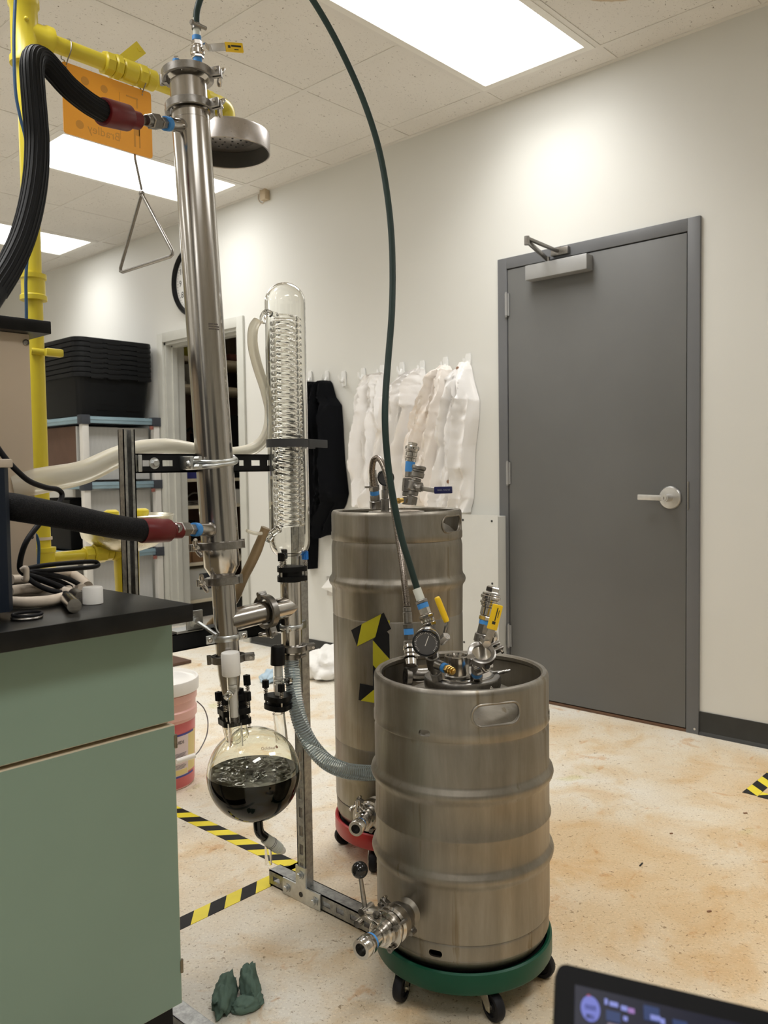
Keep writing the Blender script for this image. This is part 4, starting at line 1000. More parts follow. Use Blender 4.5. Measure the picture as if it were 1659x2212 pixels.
# etched lines of text on the tube
ec = V(1.1580, 1.6267, 1.4874); eu, evv, en = basis(CN); fa = math.atan2((V(0, 0, 1.15)-ec).dot(evv), (V(0, 0, 1.15)-ec).dot(eu))
for q, l in enumerate((.55, .62, .62)):
    a0 = fa+.18
    for s0 in (0, 1):
        b_ = MB(); b_.lathe([(RC+.0002, 0), (RC+.0004, .0012), (RC+.0002, .0034)], ec-CN*(.0055*q), CN, 10, a0+s0*l*.52-.0, a0+s0*l*.52+l*.46); t.p('etched_line', b_, 'etch')

# pipe clamps holding the column on the bars (belong to the stand)
t = stand
def pclamp(c, axis, r, d0, w_=.012, mat='galv_bright'):
    c = V(c); u, v, n = basis(axis); e = V(d0).normalized(); e = (e-n*e.dot(n)).normalized()
    b_ = MB(); b_.lathe([(r, -w_/2), (r+.0025, -w_/2), (r+.0042, -w_/4), (r+.0042, w_/4), (r+.0025, w_/2), (r, w_/2), (r, -w_/2)], c, n, 44)
    for k in (-1, 1): b_.bar(c+e*k*(r+.001), c+e*k*(r+.022), .006, w_*1.35, n, .0015)
    o = t.p('pipe_clamp', b_, mat); s_ = n.cross(e); ty = -1 if s_.y > 0 else 1
    for k in (-1, 1):
        q = c+e*k*(r+.013)+s_*ty*.003
        b2 = MB().lathe([(0, 0), (.006, 0), (.006, .003), (.004, .0045), (0, .0045)], q, s_*ty, 14); b2.cyl(q, q-s_*ty*.012, .003, seg=10); t.p('clamp_screw', b2, 'steel', o)
pclamp(V(1.1636, 1.5802, 0.7710), CN, .0275, (.95, -.32, 0), .014)
cb_ = V(1.1604, 1.6066, 1.1766)
b_ = MB().tube([cb_+V(-.056, .03, -.010), cb_+V(-.052, -.006, -.009), cb_+V(-.040, -.033, -.008), cb_+V(-.012, -.050, -.004), cb_+V(.020, -.046, 0), cb_+V(.045, -.022, .005), cb_+V(.058, .006, .008), cb_+V(.060, .035, .010)], .0058, 12, 6)
b_.tube([cb_+V(-.056, .03, .004), cb_+V(-.052, -.006, .003), cb_+V(-.040, -.033, .002), cb_+V(-.012, -.050, .003), cb_+V(.020, -.046, .006), cb_+V(.045, -.022, .009), cb_+V(.058, .006, .011)], .0045, 12, 6)
b_.sphere(cb_+V(.060, .012, .010), .010, 14); b_.sphere(cb_+V(-.060, .010, -.003), .011, 14); b_.cyl(cb_+V(-.060, -.012, -.008), cb_+V(-.060, -.030, -.008), .0055, seg=6); b_.cyl(cb_+V(-.060, -.012, .010), cb_+V(-.060, -.030, .010), .0055, seg=6)
b_.bar(cb_+V(-.060, .0, .001), cb_+V(-.060, .062, .001), .012, .03, (0, 0, 1), .003); t.p('saddle_clamp', b_, 'galv_bright')

# ================================================================== glass condenser
KZ0, KZ1 = .963, 1.6167; KR = .0500
t = Thing('glass_condenser', 'tall domed glass condenser with a coil inside, strapped to the strut stand', 'condenser', (PXc, PYc, .9)); cond = t
def shellprof(ro, z0, z1, rn, zn):
    P_ = [(rn, zn), (rn, z0-.022)]
    for i in range(9): a = i/8*PI/2; P_.append((rn+(ro-rn)*math.sin(a), z0-.018+.036*(1-math.cos(a))))
    P_.append((ro, z1-ro))
    for i in range(1, 11): a = i/10*PI/2; P_.append((ro*math.cos(a), z1-ro+ro*math.sin(a)))
    P_[-1] = (0, z1); return P_
oo = shellprof(KR, KZ0, KZ1, .0225, .915); ii = shellprof(KR-.0022, KZ0+.002, KZ1-.0022, .0200, .915)
t.p('shell', MB().lathe(oo+ii[::-1]+[oo[0]], (PXc, PYc, 0), (0, 0, 1), 64), 'glass', ang=60)
zt_, zb_ = 1.5302, 1.0149
pts = [(PXc-.066, PYc-.004, zt_+.004), (PXc-.052, PYc, zt_+.004), (PXc-.034, PYc-.006, zt_+.003)]
N_ = 34; H_ = zt_-zb_
for i in range(N_*14+1):
    a = PI+2*PI*i/14; pts.append((PXc+.0325*math.cos(a), PYc+.0325*math.sin(a), zt_-H_*i/(N_*14)))
pts += [(PXc-.040, PYc-.008, zb_-.004), (PXc-.056, PYc-.010, zb_-.006), (PXc-.070, PYc-.012, zb_-.012)]
t.p('coil', MB().tube(pts, .0068, 10, 0), 'coil_glass', ang=80)
t.p('port', MB().tube([(PXc-.048, PYc-.003, zt_+.004), (PXc-.062, PYc-.004, zt_+.006), (PXc-.072, PYc-.005, zt_-.004), (PXc-.078, PYc-.005, zt_-.020)], .0085, 14, 5), 'glass')
t.p('port', MB().tube([(PXc-.046, PYc-.010, zb_+.000), (PXc-.066, PYc-.011, zb_-.012), (PXc-.082, PYc-.013, zb_-.024)], .0090, 14, 5), 'glass')
# flange clamp: two lobed black rings, spring bolts with ribbed knobs
def flange_clamp(t, c, axis, R, n_, gap=.022, th=.012, knob='black', rot=0., knobs=None, kh=.024):
    c = V(c); u, v, n = basis(axis)
    for k, zz in ((0, -gap/2-th/2), (1, gap/2-th/2)):
        pts_ = []
        for i in range(72):
            a = 2*PI*i/72; lob = .5+.5*math.cos(n_*(a-rot)); r = R*(.82+.22*max(0, lob)**1.6)
            pts_.append((r*math.cos(a), r*math.sin(a)))
        b_ = MB(); b_.prism(pts_, c+n*zz, u, v, th)
        o = t.p('flange_ring', b_, 'black', ang=30)
    b_ = MB().lathe([(0, -gap*.42), (R*.72, -gap*.42), (R*.72, gap*.42), (0, gap*.42)], c, n, 28); t.p('flange_gasket', b_, 'black')
    for i in range(n_):
        if knobs and i not in knobs: continue
        a = rot+2*PI*i/n_; q = c+(u*math.cos(a)+v*math.sin(a))*R*.93
        z0 = gap/2+th/2; b_ = MB().cyl(q-n*(gap/2+th*.9), q+n*(z0+.018+kh), .0024, seg=8)
        b_.tube([q+n*(z0+.016*j/40)+(u*math.cos(j*2*PI/10)+v*math.sin(j*2*PI/10))*.0048 for j in range(41)], .0010, 5, 0)
        o = t.p('spring_bolt', b_, 'steel')
        kb_ = MB(); pp = []
        for j in range(48): r = .0078+.0007*math.cos(j*PI/2); aa = 2*PI*j/48; pp.append((r*math.cos(aa), r*math.sin(aa)))
        kb_.prism(pp, q+n*(z0+.016), u, v, kh); t.p('knob', kb_, knob if not isinstance(knob, dict) else knob.get(i, 'black'), o, ang=30)
fz = 0.9015
flange_clamp(t, (PXc, PYc, fz), (0, 0, 1), .040, 3, .024, .012, {1: 'blue_cap'}, rot=1.81, kh=.020)
zq = lambda: None
pz0, pz1, pz2 = 0.8807, 0.7185, 0.6894
t.p('drop_pipe', MB().cyl((PXc, PYc, pz1), (PXc, PYc, pz0), .0262, seg=44), 'steel')
triclamp(t, (PXc, PYc, pz1-.004), (0, 0, 1), .0262+.012, 4.15, .016, wing=False)
t.p('hose_barb', MB().lathe([(0, 0), (.024, 0), (.024, -.012), (.019, -.016), (.021, -.022), (.019, -.03), (.021, -.036), (.018, -.045), (0, -.045)], (PXc, PYc, pz1-.008), (0, 0, 1), 28), 'steel')
t = stand
pclamp((PXc, PYc, 0.7679), (0, 0, 1), .0265, (.80, .60, 0), .012)
b_ = MB().bar((PXc+.022, PYc+.028, pz1+.035), (BX_, YB-.016, pz1+.035), .012, .02, (0, 0, 1), .002); t.p('stand_off', b_, 'galv_bright')
# strap round the condenser
zs = 1.2240; b_ = MB()
b_.lathe([(KR+.0005, -.010), (KR+.003, -.010), (KR+.003, .010), (KR+.0005, .010), (KR+.0005, -.010)], (PXc, PYc, zs), (0, 0, 1), 48, PI*.30, PI*1.78)
g0 = (PXc+.040, PYc-.034, zs); b_.bar((PXc+.030, PYc-.0435, zs), (PXc+.128, PYc-.005, zs), .004, .020, (0, 0, 1), .001); b_.bar((PXc+.030, PYc+.045, zs), (BX_+.05, YB-.014, zs), .004, .020, (0, 0, 1), .001)
t.p('condenser_strap', b_, 'grey_strap')

# ================================================================== flask
FC = V(1.2251, 1.5700, 0.4344); FR = .1105
t = Thing('round_flask', 'round glass flask half full of black liquid hanging under the steel column', 'flask', (FC.x, FC.y, FC.z-FR)); flask = t
k = 40
def sprof(r): return [(r*math.sin(PI*i/k), -r*math.cos(PI*i/k)) for i in range(k+1)]
pr = sprof(FR); pi_ = sprof(FR-.0026)
b_ = MB(); b_.lathe(pr, FC, (0, 0, 1), 72); b_.lathe(pi_, FC, (0, 0, 1), 72)
fb = t.p('flask_bulb', b_, 'glass_yellow', ang=80)
me = fb.data
# inner skin must face inwards so the wall reads as a 2.6 mm shell
n_ = len(me.polygons)//2
bm_ = bmesh.new(); bm_.from_mesh(me); bm_.faces.ensure_lookup_table()
for f in bm_.faces:
    c_ = f.calc_center_median()+t.org-FC
    if (c_.length < FR-.0013) == (f.normal.dot(c_) > 0): f.normal_flip()
bm_.to_mesh(me); bm_.free()
LZ = 0.4422; rl = FR-.0013
b_ = MB(); pts = [(rl*math.sin(PI*i/k), -rl*math.cos(PI*i/k)) for i in range(k+1) if FC.z-rl*math.cos(PI*i/k) < LZ-.004]
zr = math.sqrt(rl**2-(LZ-FC.z)**2); pts.append((zr, LZ-FC.z)); pts += [(zr*q/6, LZ-.003-FC.z) for q in range(5, -1, -1)]
b_.lathe(pts, FC, (0, 0, 1), 72); lq = t.p('liquid', b_, 'liquid_side', ang=80)
b_ = MB(); b_.lathe([(zr*.999*q/22, LZ+.0003) for q in range(22, -1, -1)], (FC.x, FC.y, 0), (0, 0, 1), 80)
for v in b_.bm.verts:
    e = 1-min(1, (V(v.co.x-FC.x, v.co.y-FC.y).length/zr)**6)
    v.co.z += (.0050*noise.noise(V(v.co.x*42, v.co.y*42, 1))+.0034*noise.noise(V(v.co.x*105, v.co.y*105, 4))+.0018*noise.noise(V(v.co.x*240, v.co.y*240, 2)))*e
t.p('liquid_surface', b_, 'liquid', lq, ang=80)
nb0, nb1 = V(1.1903, 1.5850, 0.5441), V(1.1650, 1.5684, 0.5896)
t.p('flask_neck', MB().ringpipe(nb0-V(0, 0, .012), nb1, .0285, .026, 36), 'glass_yellow', ang=60)
# front neck with the white capped valve, its stem ending open inside the bulb
w0, w1, w2, w3 = V(1.1342, 1.5150, 0.5357), V(1.1394, 1.5250, 0.5877), V(1.1373, 1.5280, 0.6621), V(1.1374, 1.5300, 0.7041)
t.p('flask_neck', MB().ringpipe(w0, w1-V(0, 0, .002), .0165, .0145, 32), 'glass', ang=60)
t.p('valve_tube', MB().ringpipe(w1, w3, .0120, .0100, 28), 'glass', ang=60)
t.p('valve_plug', MB().stack(w1+V(0, 0, .012), w3, [(0, .62, .0085), (.64, .70, .0095), (.72, 1, .0088)]), 'ptfe')
c0, c1 = V(1.1372, 1.5300, 0.6957), V(1.1348, 1.5300, 0.7480)
t.p('white_cap', MB().lathe([(0, 0), (.0205, 0), (.0212, .002), (.0212, (c1-c0).length-.004), (.0195, (c1-c0).length), (0, (c1-c0).length)], c0, c1-c0, 36), 'ptfe')
t.p('nipple', MB().tube([w2, w2+V(-.012, -.012, -.001), w2+V(-.030, -.016, -.010)], [.0065, .0075, .0085], 14, 4), 'glass')
flange_clamp(t, V(1.1684, 1.5650, 0.5895), CN, .040, 4, .024, .013, rot=.45, kh=.020)
flange_clamp(t, V(1.1896, 1.5920, 0.6162), CN, .036, 3, .016, .013, rot=2.2, kh=.024)
r0, r1, r2, r3 = V(1.3129, 1.5680, 0.4926), V(1.3044, 1.5680, 0.5638), V(1.3036, 1.5680, 0.6443), V(1.3048, 1.5680, 0.6875)
t.p('flask_neck', MB().ringpipe(r0, r1, .0150, .0128, 32), 'glass', ang=60)
t.p('valve_tube', MB().ringpipe(r1, r3, .0118, .0098, 28), 'glass', ang=60); t.p('valve_plug', MB().stack(r1+V(0, 0, .016), r3, [(0, .5, .0086), (.53, .58, .0096), (.62, .68, .0096), (.7, 1, .0086)]), 'ptfe')
c0, c1 = V(1.3047, 1.5680, 0.6830), V(1.3059, 1.5680, 0.7285)
t.p('black_cap', MB().lathe([(0, 0), (.0172, 0), (.0178, .002), (.0166, (c1-c0).length-.002), (.015, (c1-c0).length), (0, (c1-c0).length)], c0, c1-c0, 36), 'black')
t.p('nipple', MB().tube([r2, r2+V(.012, -.010, -.002), r2+V(.030, -.012, -.004)], [.0060, .0070, .0080], 14, 4), 'glass')
flange_clamp(t, V(1.3066, 1.5680, 0.5921), (0, 0, 1), .037, 3, .022, .012, rot=.52, kh=.018)
# drain at the bottom
e0, e1, e2, e3 = V(1.2346, 1.5700, 0.3197), V(1.2380, 1.5700, 0.2890), V(1.2529, 1.5680, 0.2709), V(1.2738, 1.5660, 0.2506)
t.p('drain_tube', MB().tube([e0+V(0, 0, .02), e0, e1, e2, e3], [.012, .0118, .0118, .0112, .011], 20, 6), 'black_gloss')
e4, e5, e6 = V(1.2521, 1.5670, 0.2692), V(1.2917, 1.5600, 0.2300), V(1.3148, 1.5580, 0.2120)
t.p('drain_valve', MB().tube([e4, e4+(e5-e4)*.5, e5], [.0130, .0136, .0128], 22, 4), 'clear_end')
for q in (.42, .5, .66, .74, .82): t.p('valve_ring', MB().lathe([(.0132, 0), (.0146, .001), (.0132, .002)], e4+(e5-e4)*q, e5-e4, 24), 'ink_grey' if q < .6 else 'clear_end')
t.p('valve_knob', MB().lathe([(0, 0), (.0095, 0), (.0088, .012), (.006, .0165), (0, .0165)], e5, e6-e5, 20), 'ptfe')
d0, d1_ = V(1.2607, 1.5660, 0.2482), V(1.2609, 1.5660, 0.2010)
t.p('drain_spout', MB().ringpipe(d0, d1_, .0085, .0066, 24), 'glass', ang=60)
# printed name on the bulb
def onbulb(px0):
    def fn(x, y, z):
        c_ = px0; d_ = (c_-FC).normalized(); u = V(0, 0, 1).cross(d_).normalized(); v = d_.cross(u)
        return FC+(d_+u*(x/FR)+v*(y/FR)).normalized()*(FR+.0004+z)
    return fn
pc = V(1.1945, 1.5013, 0.5179); pc = FC+(pc-FC).normalized()*FR
text('Goldleaf', .0105, (0, 0, 0), (1, 0, 0), (0, 1, 0), 'tan_text', t.o, t.org, 'printed_name', .0001, fn=onbulb(pc))
lf = MB(); fn = onbulb(pc); lv_ = [lf.bm.verts.new(fn(.042+.004*math.cos(a)*(1-.3*math.sin(a)), .004+.0045*math.sin(a), .0002)) for a in [q*PI/6 for q in range(12)]]; lf.face(lv_); t.p('leaf_mark', lf, 'tan_text')

# ================================================================== hoses and tubes on the apparatus
def hose(name, label, cat, pts, r, mat, seg=16, n=8, loc=None):
    t = Thing(name, label, cat, loc or pts[-1]); t.p('hose_body', MB().tube(pts, r, seg, n), mat, ang=80); return t
# milky silicone tube
hose('silicone_tube', 'milky silicone tube draped over the strut bar and up to the condenser', 'tube',
  [(0.7819, 1.8200, 1.1313), (0.8500, 1.8000, 1.1440), (0.9321, 1.7900, 1.1594), (1.0024, 1.7700, 1.1927), (1.0508, 1.7500, 1.2096), (1.1097, 1.7250, 1.2160), (1.1808, 1.7250, 1.2101), (1.2520, 1.7200, 1.2013), (1.3157, 1.7000, 1.2059), (1.3492, 1.6800, 1.2220), (1.3582, 1.6550, 1.2529), (1.3603, 1.6450, 1.3048), (1.3333, 1.6300, 1.3600), (1.2954, 1.6100, 1.4119), (1.2667, 1.5900, 1.4570), (1.2596, 1.5780, 1.4929), (1.2702, 1.5750, 1.5122)],
  [.030, .029, .027, .0245, .0225, .021, .0185, .0165, .0155, .0150, .0140, .0130, .0125, .0125, .0125, .0120, .0110], 'silicone', 18, 6)
hose('silicone_tube', 'short brown-filled silicone tube from the foot of the condenser behind the steel column', 'tube',
  [(1.2747, 1.5660, 1.0205), (1.2700, 1.5750, 0.9982), (1.2671, 1.5900, 0.9686), (1.2598, 1.6050, 0.9358), (1.2543, 1.6300, 0.8973), (1.2461, 1.6600, 0.8421), (1.2369, 1.7000, 0.8013), (1.2327, 1.7400, 0.7695)], [.0115, .0105, .0125, .012, .012, .012, .012, .012], 'silicone_brown', 14, 6)
one('cable_tie', MB().tube([(1.2130, 1.5600, 1.0179), (1.2360, 1.5600, 1.0099), (1.2541, 1.5550, 1.0089)], .004, 8, 4), 'silicone', 'pale tie round the short brown tube at the condenser foot', 'tie', (1.2360, 1.5600, 1.0099))
# black insulated hoses with red sleeves
def redsleeve(t, p0, p1, rb, rs):
    p0, p1 = V(p0), V(p1); L = (p1-p0).length
    t.p('red_sleeve', MB().lathe([(0, 0), (rb, 0), (rb+.001, .003), (rb, L*.66), (rs+.003, L*.72), (rs, L*.74), (rs, L*.98), (rs-.003, L), (0, L)], p0, p1-p0, 32), 'red_sleeve')
t = hose('insulated_hose', 'black ribbed insulated hose looping from the top port of the steel column', 'hose',
  [(0.8835, 1.5700, 1.8806), (0.8466, 1.5600, 1.8835), (0.8039, 1.5500, 1.8952), (0.7745, 1.5450, 1.9124), (0.7502, 1.5400, 1.9255), (0.7288, 1.5300, 1.9198), (0.7173, 1.5200, 1.8952), (0.7130, 1.5100, 1.8536), (0.7108, 1.5000, 1.8009), (0.7077, 1.4900, 1.7482), (0.6937, 1.4700, 1.6828), (0.6732, 1.4500, 1.6174), (0.6459, 1.4300, 1.5528), (0.6135, 1.4100, 1.4972), (0.5810, 1.3900, 1.4529), (0.5325, 1.3600, 1.3898)], .0205, 'hose_rib', 22, 6, (0.6135, 1.4100, 1.4972))
rb_ = MB(); Pp, _ = path([(0.8835, 1.5700, 1.8806), (0.8466, 1.5600, 1.8835), (0.8039, 1.5500, 1.8952), (0.7745, 1.5450, 1.9124), (0.7502, 1.5400, 1.9255), (0.7288, 1.5300, 1.9198), (0.7173, 1.5200, 1.8952), (0.7130, 1.5100, 1.8536), (0.7108, 1.5000, 1.8009), (0.7077, 1.4900, 1.7482), (0.6937, 1.4700, 1.6828), (0.6732, 1.4500, 1.6174), (0.6459, 1.4300, 1.5528), (0.6135, 1.4100, 1.4972), (0.5810, 1.3900, 1.4529)], 0.02, 6, False)
for q in range(20):
    ring = []; prev = None
    for i, p in enumerate(Pp):
        tt = (Pp[min(i+1, len(Pp)-1)]-Pp[max(i-1, 0)]).normalized()
        if prev is None: u, v, _2 = basis(tt)
        else: u = (prev-tt*prev.dot(tt)).normalized(); v = tt.cross(u)
        prev = u; a = 2*PI*q/20; ring.append(p+(u*math.cos(a)+v*math.sin(a))*.0205)
    rb_.tube(ring, .0011, 5, 0)
t.p('lengthwise_rib', rb_, 'hose_rib', ang=80)['kind'] = 'stuff'
redsleeve(t, (0.8825, 1.5700, 1.8803), (0.9821, 1.6000, 1.8998), .0262, .0180)
t.p('threaded_end', MB().stack((0.9799, 1.6000, 1.9001), (1.0077, 1.6000, 1.9063), [(.12*q, .12*q+.09, .0095) for q in range(8)]), 'clamp')
t = hose('insulated_hose', 'black braided insulated hose running from the chiller to the lower column port', 'hose',
  [(0.9214, 1.5150, 1.0377), (0.8649, 1.5000, 1.0463), (0.8001, 1.4800, 1.0598), (0.7280, 1.4550, 1.0764), (0.6715, 1.4350, 1.0880), (0.6136, 1.4150, 1.0997), (0.6019, 1.4400, 1.1029)], .0235, 'hose_black', 22, 6)
redsleeve(t, (0.9079, 1.5120, 1.0386), (1.0107, 1.5250, 1.0317), .0246, .0170)
# long thin green hose: column top, out of the picture, down to the front keg
GHp = [(1.1882, 1.6750, 2.2031), (1.1905, 1.6730, 2.2369), (1.2043, 1.6650, 2.2814), (1.2346, 1.6500, 2.3406), (1.2945, 1.6200, 2.3984), (1.3606, 1.5800, 2.3920), (1.4139, 1.5500, 2.3315), (1.4623, 1.5200, 2.2510), (1.5038, 1.4900, 2.1554), (1.5331, 1.4600, 2.0546), (1.5511, 1.4350, 1.9516), (1.5504, 1.4100, 1.8441), (1.5431, 1.3900, 1.7374), (1.5239, 1.3700, 1.6302), (1.4963, 1.3500, 1.5242), (1.4662, 1.3350, 1.4213), (1.4384, 1.3200, 1.3319), (1.4243, 1.3100, 1.2560), (1.4210, 1.3000, 1.1706), (1.4273, 1.2900, 1.0853), (1.4415, 1.2800, 0.9992), (1.4670, 1.2750, 0.9272), (1.4883, 1.2700, 0.8632)]
hose('green_hose', 'long thin dark green hose arching from the column top to the front keg', 'hose', GHp, .0078, 'green_hose', 14, 8)
# braided steel hose between the kegs
BHp = [(1.6463, 1.5600, 1.1118), (1.6365, 1.5550, 1.1558), (1.6285, 1.5400, 1.1829), (1.6289, 1.5200, 1.1837), (1.6175, 1.4900, 1.1552), (1.5996, 1.4550, 1.1011), (1.5771, 1.4200, 1.0312), (1.5580, 1.3900, 0.9633), (1.5383, 1.3600, 0.8918), (1.5261, 1.3400, 0.8206)]
hose('braided_hose', 'braided steel hose looping from the tall keg down to the front keg', 'hose', BHp, .0082, 'braid', 14, 8)
# clear corrugated hose with helix
SHp = [(1.3570, 1.5780, 0.7001), (1.3551, 1.5750, 0.6682), (1.3513, 1.5650, 0.6238), (1.3460, 1.5500, 0.5753), (1.3496, 1.5350, 0.5252), (1.3641, 1.5150, 0.4771), (1.3989, 1.5000, 0.4318), (1.4512, 1.4900, 0.3986), (1.5077, 1.4800, 0.3793), (1.5719, 1.4750, 0.3638), (1.6299, 1.4700, 0.3589)]
Pq, _ = path(SHp, .0195, 12, False); ln = sum((b-a).length for a, b in zip(Pq, Pq[1:])); nr = int(ln/.0032)
# resample
S = []; acc = 0; seglen = ln/nr; i = 0; cur = Pq[0]; S.append(cur.copy())
for a, b in zip(Pq, Pq[1:]):
    L = (b-a).length; dd = 0
    while acc+L-dd >= seglen:
        dd += seglen-acc; S.append(a+(b-a)*(dd/L)); acc = 0
    acc += L-dd
rr = [.0192+(.0012 if i % 2 else -.0006) for i in range(len(S))]
t = Thing('spiral_hose', 'clear corrugated spiral hose curving from the condenser behind the front keg', 'hose', SHp[-1])
t.p('hose_body', MB().tube(S, rr, 18, 0), 'clear_hose', ang=80)
hx_ = []; prev = None
for i, p in enumerate(S):
    tt = (S[min(i+1, len(S)-1)]-S[max(i-1, 0)]).normalized()
    if prev is None: u, v, _2 = basis(tt)
    else: u = (prev-tt*prev.dot(tt)).normalized(); v = tt.cross(u)
    prev = u
    for k_ in range(8):
        f = k_/8; p2 = S[min(i+1, len(S)-1)]; a = 2*PI*(i+f)*.5; hx_.append(p+(p2-p)*f+(u*math.cos(a)+v*math.sin(a))*.0178)
t.p('spiral_wire', MB().tube(hx_, .0012, 5, 0), 'helix', ang=80)
hcl = MB().lathe([(.0205, 0), (.022, 0), (.022, .012), (.0205, .012), (.0205, 0)], V(SHp[0])-V(0, 0, .012), (0, 0, 1), 28); hcl.cyl(V(SHp[0])+V(.006, -.024, -.006), V(SHp[0])+V(.030, -.018, -.006), .0045, seg=12); t.p('hose_clamp', hcl, 'clamp')
# ================================================================== kegs on round dollies
KFX, KFY = 1.487, 1.147
KBX, KBY = 1.8740, 1.6827
def keg_cutter(c, th, z, w_, h_, r_, R, ins=.03, outs=.03):
    d_ = V(math.cos(th), math.sin(th), 0); s_ = V(-d_.y, d_.x, 0)
    mb = MB(); mb.prism(rrect(w_, h_, r_, 6), V(*c, z)+d_*(R-ins), s_, V(0, 0, 1), ins+outs)
    bmesh.ops.recalc_face_normals(mb.bm, faces=mb.bm.faces[:])
    me = bpy.data.meshes.new('cut'); mb.bm.to_mesh(me); mb.bm.free(); o = bpy.data.objects.new('cut', me); C.objects.link(o); return o
def keg(name, label, c, body, zs, ztop, zseam, handles, holes, bottom_holes, mat, R=.196):
    t = Thing(name, label, 'keg', (*c, .105)); ctr = (*c, 0)
    t.p('keg_body', MB().lathe(body+[(.186, zseam+.002), (.183, zseam+.012), (.16, zseam+.034), (.115, zseam+.058), (.088, zseam+.066), (0, zseam+.066)], ctr, (0, 0, 1), 96), mat)
    # upper chime: solid ring so that its hand holes can be cut through
    ri = R-.0065
    o = t.p('chime', MB().lathe([(R-.001, zseam), (R+.0014, zseam+.004), (R+.0014, zseam+.020), (R, zseam+.025), (R, ztop-.012), (R-.001, ztop-.005), (R-.005, ztop), (R-.013, ztop), (R-.017, ztop-.004), (R-.016, ztop-.012), (ri, ztop-.018), (ri, zseam), (R-.001, zseam)], ctr, (0, 0, 1), 96), mat)
    for th, z, w_, h_ in handles+holes:
        q = keg_cutter(c, th, z, w_, h_, h_*.48, R); q.location = V(*ctr)*0; 
        for v in q.data.vertices: v.co -= V(*c, .105)
        q.location = (0, 0, 0)
        o.parent = None; boolean(o, q); o.parent = t.o
    for th, z, w_, h_ in handles:
        P_ = []
        for x, y in rrect(w_+.004, h_+.004, h_*.48+.002, 8): a = th+x/R; P_.append((c[0]+(R+.0005)*math.cos(a), c[1]+(R+.0005)*math.sin(a), z+y))
        t.p('handle_lip', MB().tube(P_, .0028, 8, 0, closed=True), mat)
    lo = t.p('chime', MB().lathe(zs, ctr, (0, 0, 1), 96), mat)
    for th, z, w_, h_ in bottom_holes:
        q = keg_cutter(c, th, z, w_, h_, h_*.45, R)
        for v in q.data.vertices: v.co -= V(*c, .105)
        lo.parent = None; boolean(lo, q); lo.parent = t.o
    return t
body = [(0, .168), (.178, .168), (.1935, .171), (.196, .178), (.196, .284), (.198, .291), (.2035, .298), (.2058, .306), (.2035, .314), (.198, .321), (.196, .328), (.196, .381), (.1995, .388), (.1995, .391), (.196, .398), (.196, .460), (.198, .467), (.2035, .474), (.2058, .482), (.2035, .490), (.198, .497), (.196, .504), (.196, .582), (.1935, .590), (.194, .594)]
low = [(.186, .1700), (.1925, .1700), (.1945, .166), (.1925, .140), (.194, .136), (.1925, .132), (.188, .122), (.178, .108), (.170, .105), (.166, .108), (.176, .114), (.186, .136), (.186, .1700)]
fk = keg('beer_keg', 'stainless keg with two hoops and a top full of valves, standing on the green dolly', (KFX, KFY), body, low, .703, .594,
   [(-2.094, .652, .105, .042), (-2.094+PI, .652, .105, .042)], [(-2.8776, .612, .026, .013), (-1.10, .612, .026, .016)], [(-2.79, .148, .029, .015), (-1.05, .148, .029, .015), (-4.2, .148, .029, .015)], 'keg')
body2 = [(0, .170), (.178, .170), (.1925, .174), (.196, .180), (.196, .245), (.1985, .256), (.2025, .264), (.2035, .270), (.2025, .276), (.1985, .284), (.196, .296), (.196, .352), (.1945, .355), (.196, .358), (.196, .724), (.1945, .728), (.196, .732), (.197, .804), (.199, .813), (.2045, .820), (.2065, .828), (.2045, .836), (.199, .843), (.197, .852), (.197, .930), (.1945, .944), (.193, .950)]
bk = keg('beer_keg', 'extra tall stainless keg with striped tape marks, standing on the red dolly', (KBX, KBY), body2, [(r, z+.002) for r, z in low], 1.036, .950,
   [(-1.409, .997, .105, .044), (-1.409+PI, .997, .105, .044)], [], [(-2.6, .150, .029, .015)], 'keg2')
def keg_patch(t, c, polys, R, lift, mat, name):
    b_ = MB()
    for poly in polys:
        f = b_.face([b_.bm.verts.new((a, z, 0)) for a, z in poly])
    bmesh.ops.triangulate(b_.bm, faces=b_.bm.faces[:])
    for _ in range(4):
        es = [e for e in b_.bm.edges if abs(e.verts[0].co.x-e.verts[1].co.x) > .06]
        if not es: break
        bmesh.ops.subdivide_edges(b_.bm, edges=es, cuts=1); bmesh.ops.triangulate(b_.bm, faces=b_.bm.faces[:])
    for v in b_.bm.verts: a, z = v.co.x, v.co.y; v.co = V(c[0]+(R+lift)*math.cos(a), c[1]+(R+lift)*math.sin(a), z)
    g = bmesh.ops.extrude_face_region(b_.bm, geom=b_.bm.faces[:])
    for v in [q for q in g['geom'] if isinstance(q, bmesh.types.BMVert)]: d_ = V(v.co.x-c[0], v.co.y-c[1], 0).normalized(); v.co -= d_*.0006
    return t.p(name, b_, mat)
kb = (KBX, KBY)
T1 = [[(-3.1607, 0.6983), (-2.9564, 0.7197), (-3.0464, 0.6542)], [(-2.6459, 0.7521), (-2.6115, 0.7562), (-2.5076, 0.7108), (-2.5683, 0.7028), (-2.5354, 0.6950), (-2.5338, 0.6255), (-2.7782, 0.6775), (-2.7417, 0.6858)], [(-2.7841, 0.6062), (-2.5390, 0.5532), (-2.5412, 0.5242), (-2.7913, 0.5214)], [(-3.0062, 0.5485), (-2.7248, 0.5449), (-2.9944, 0.4994), (-3.0367, 0.4995)]]
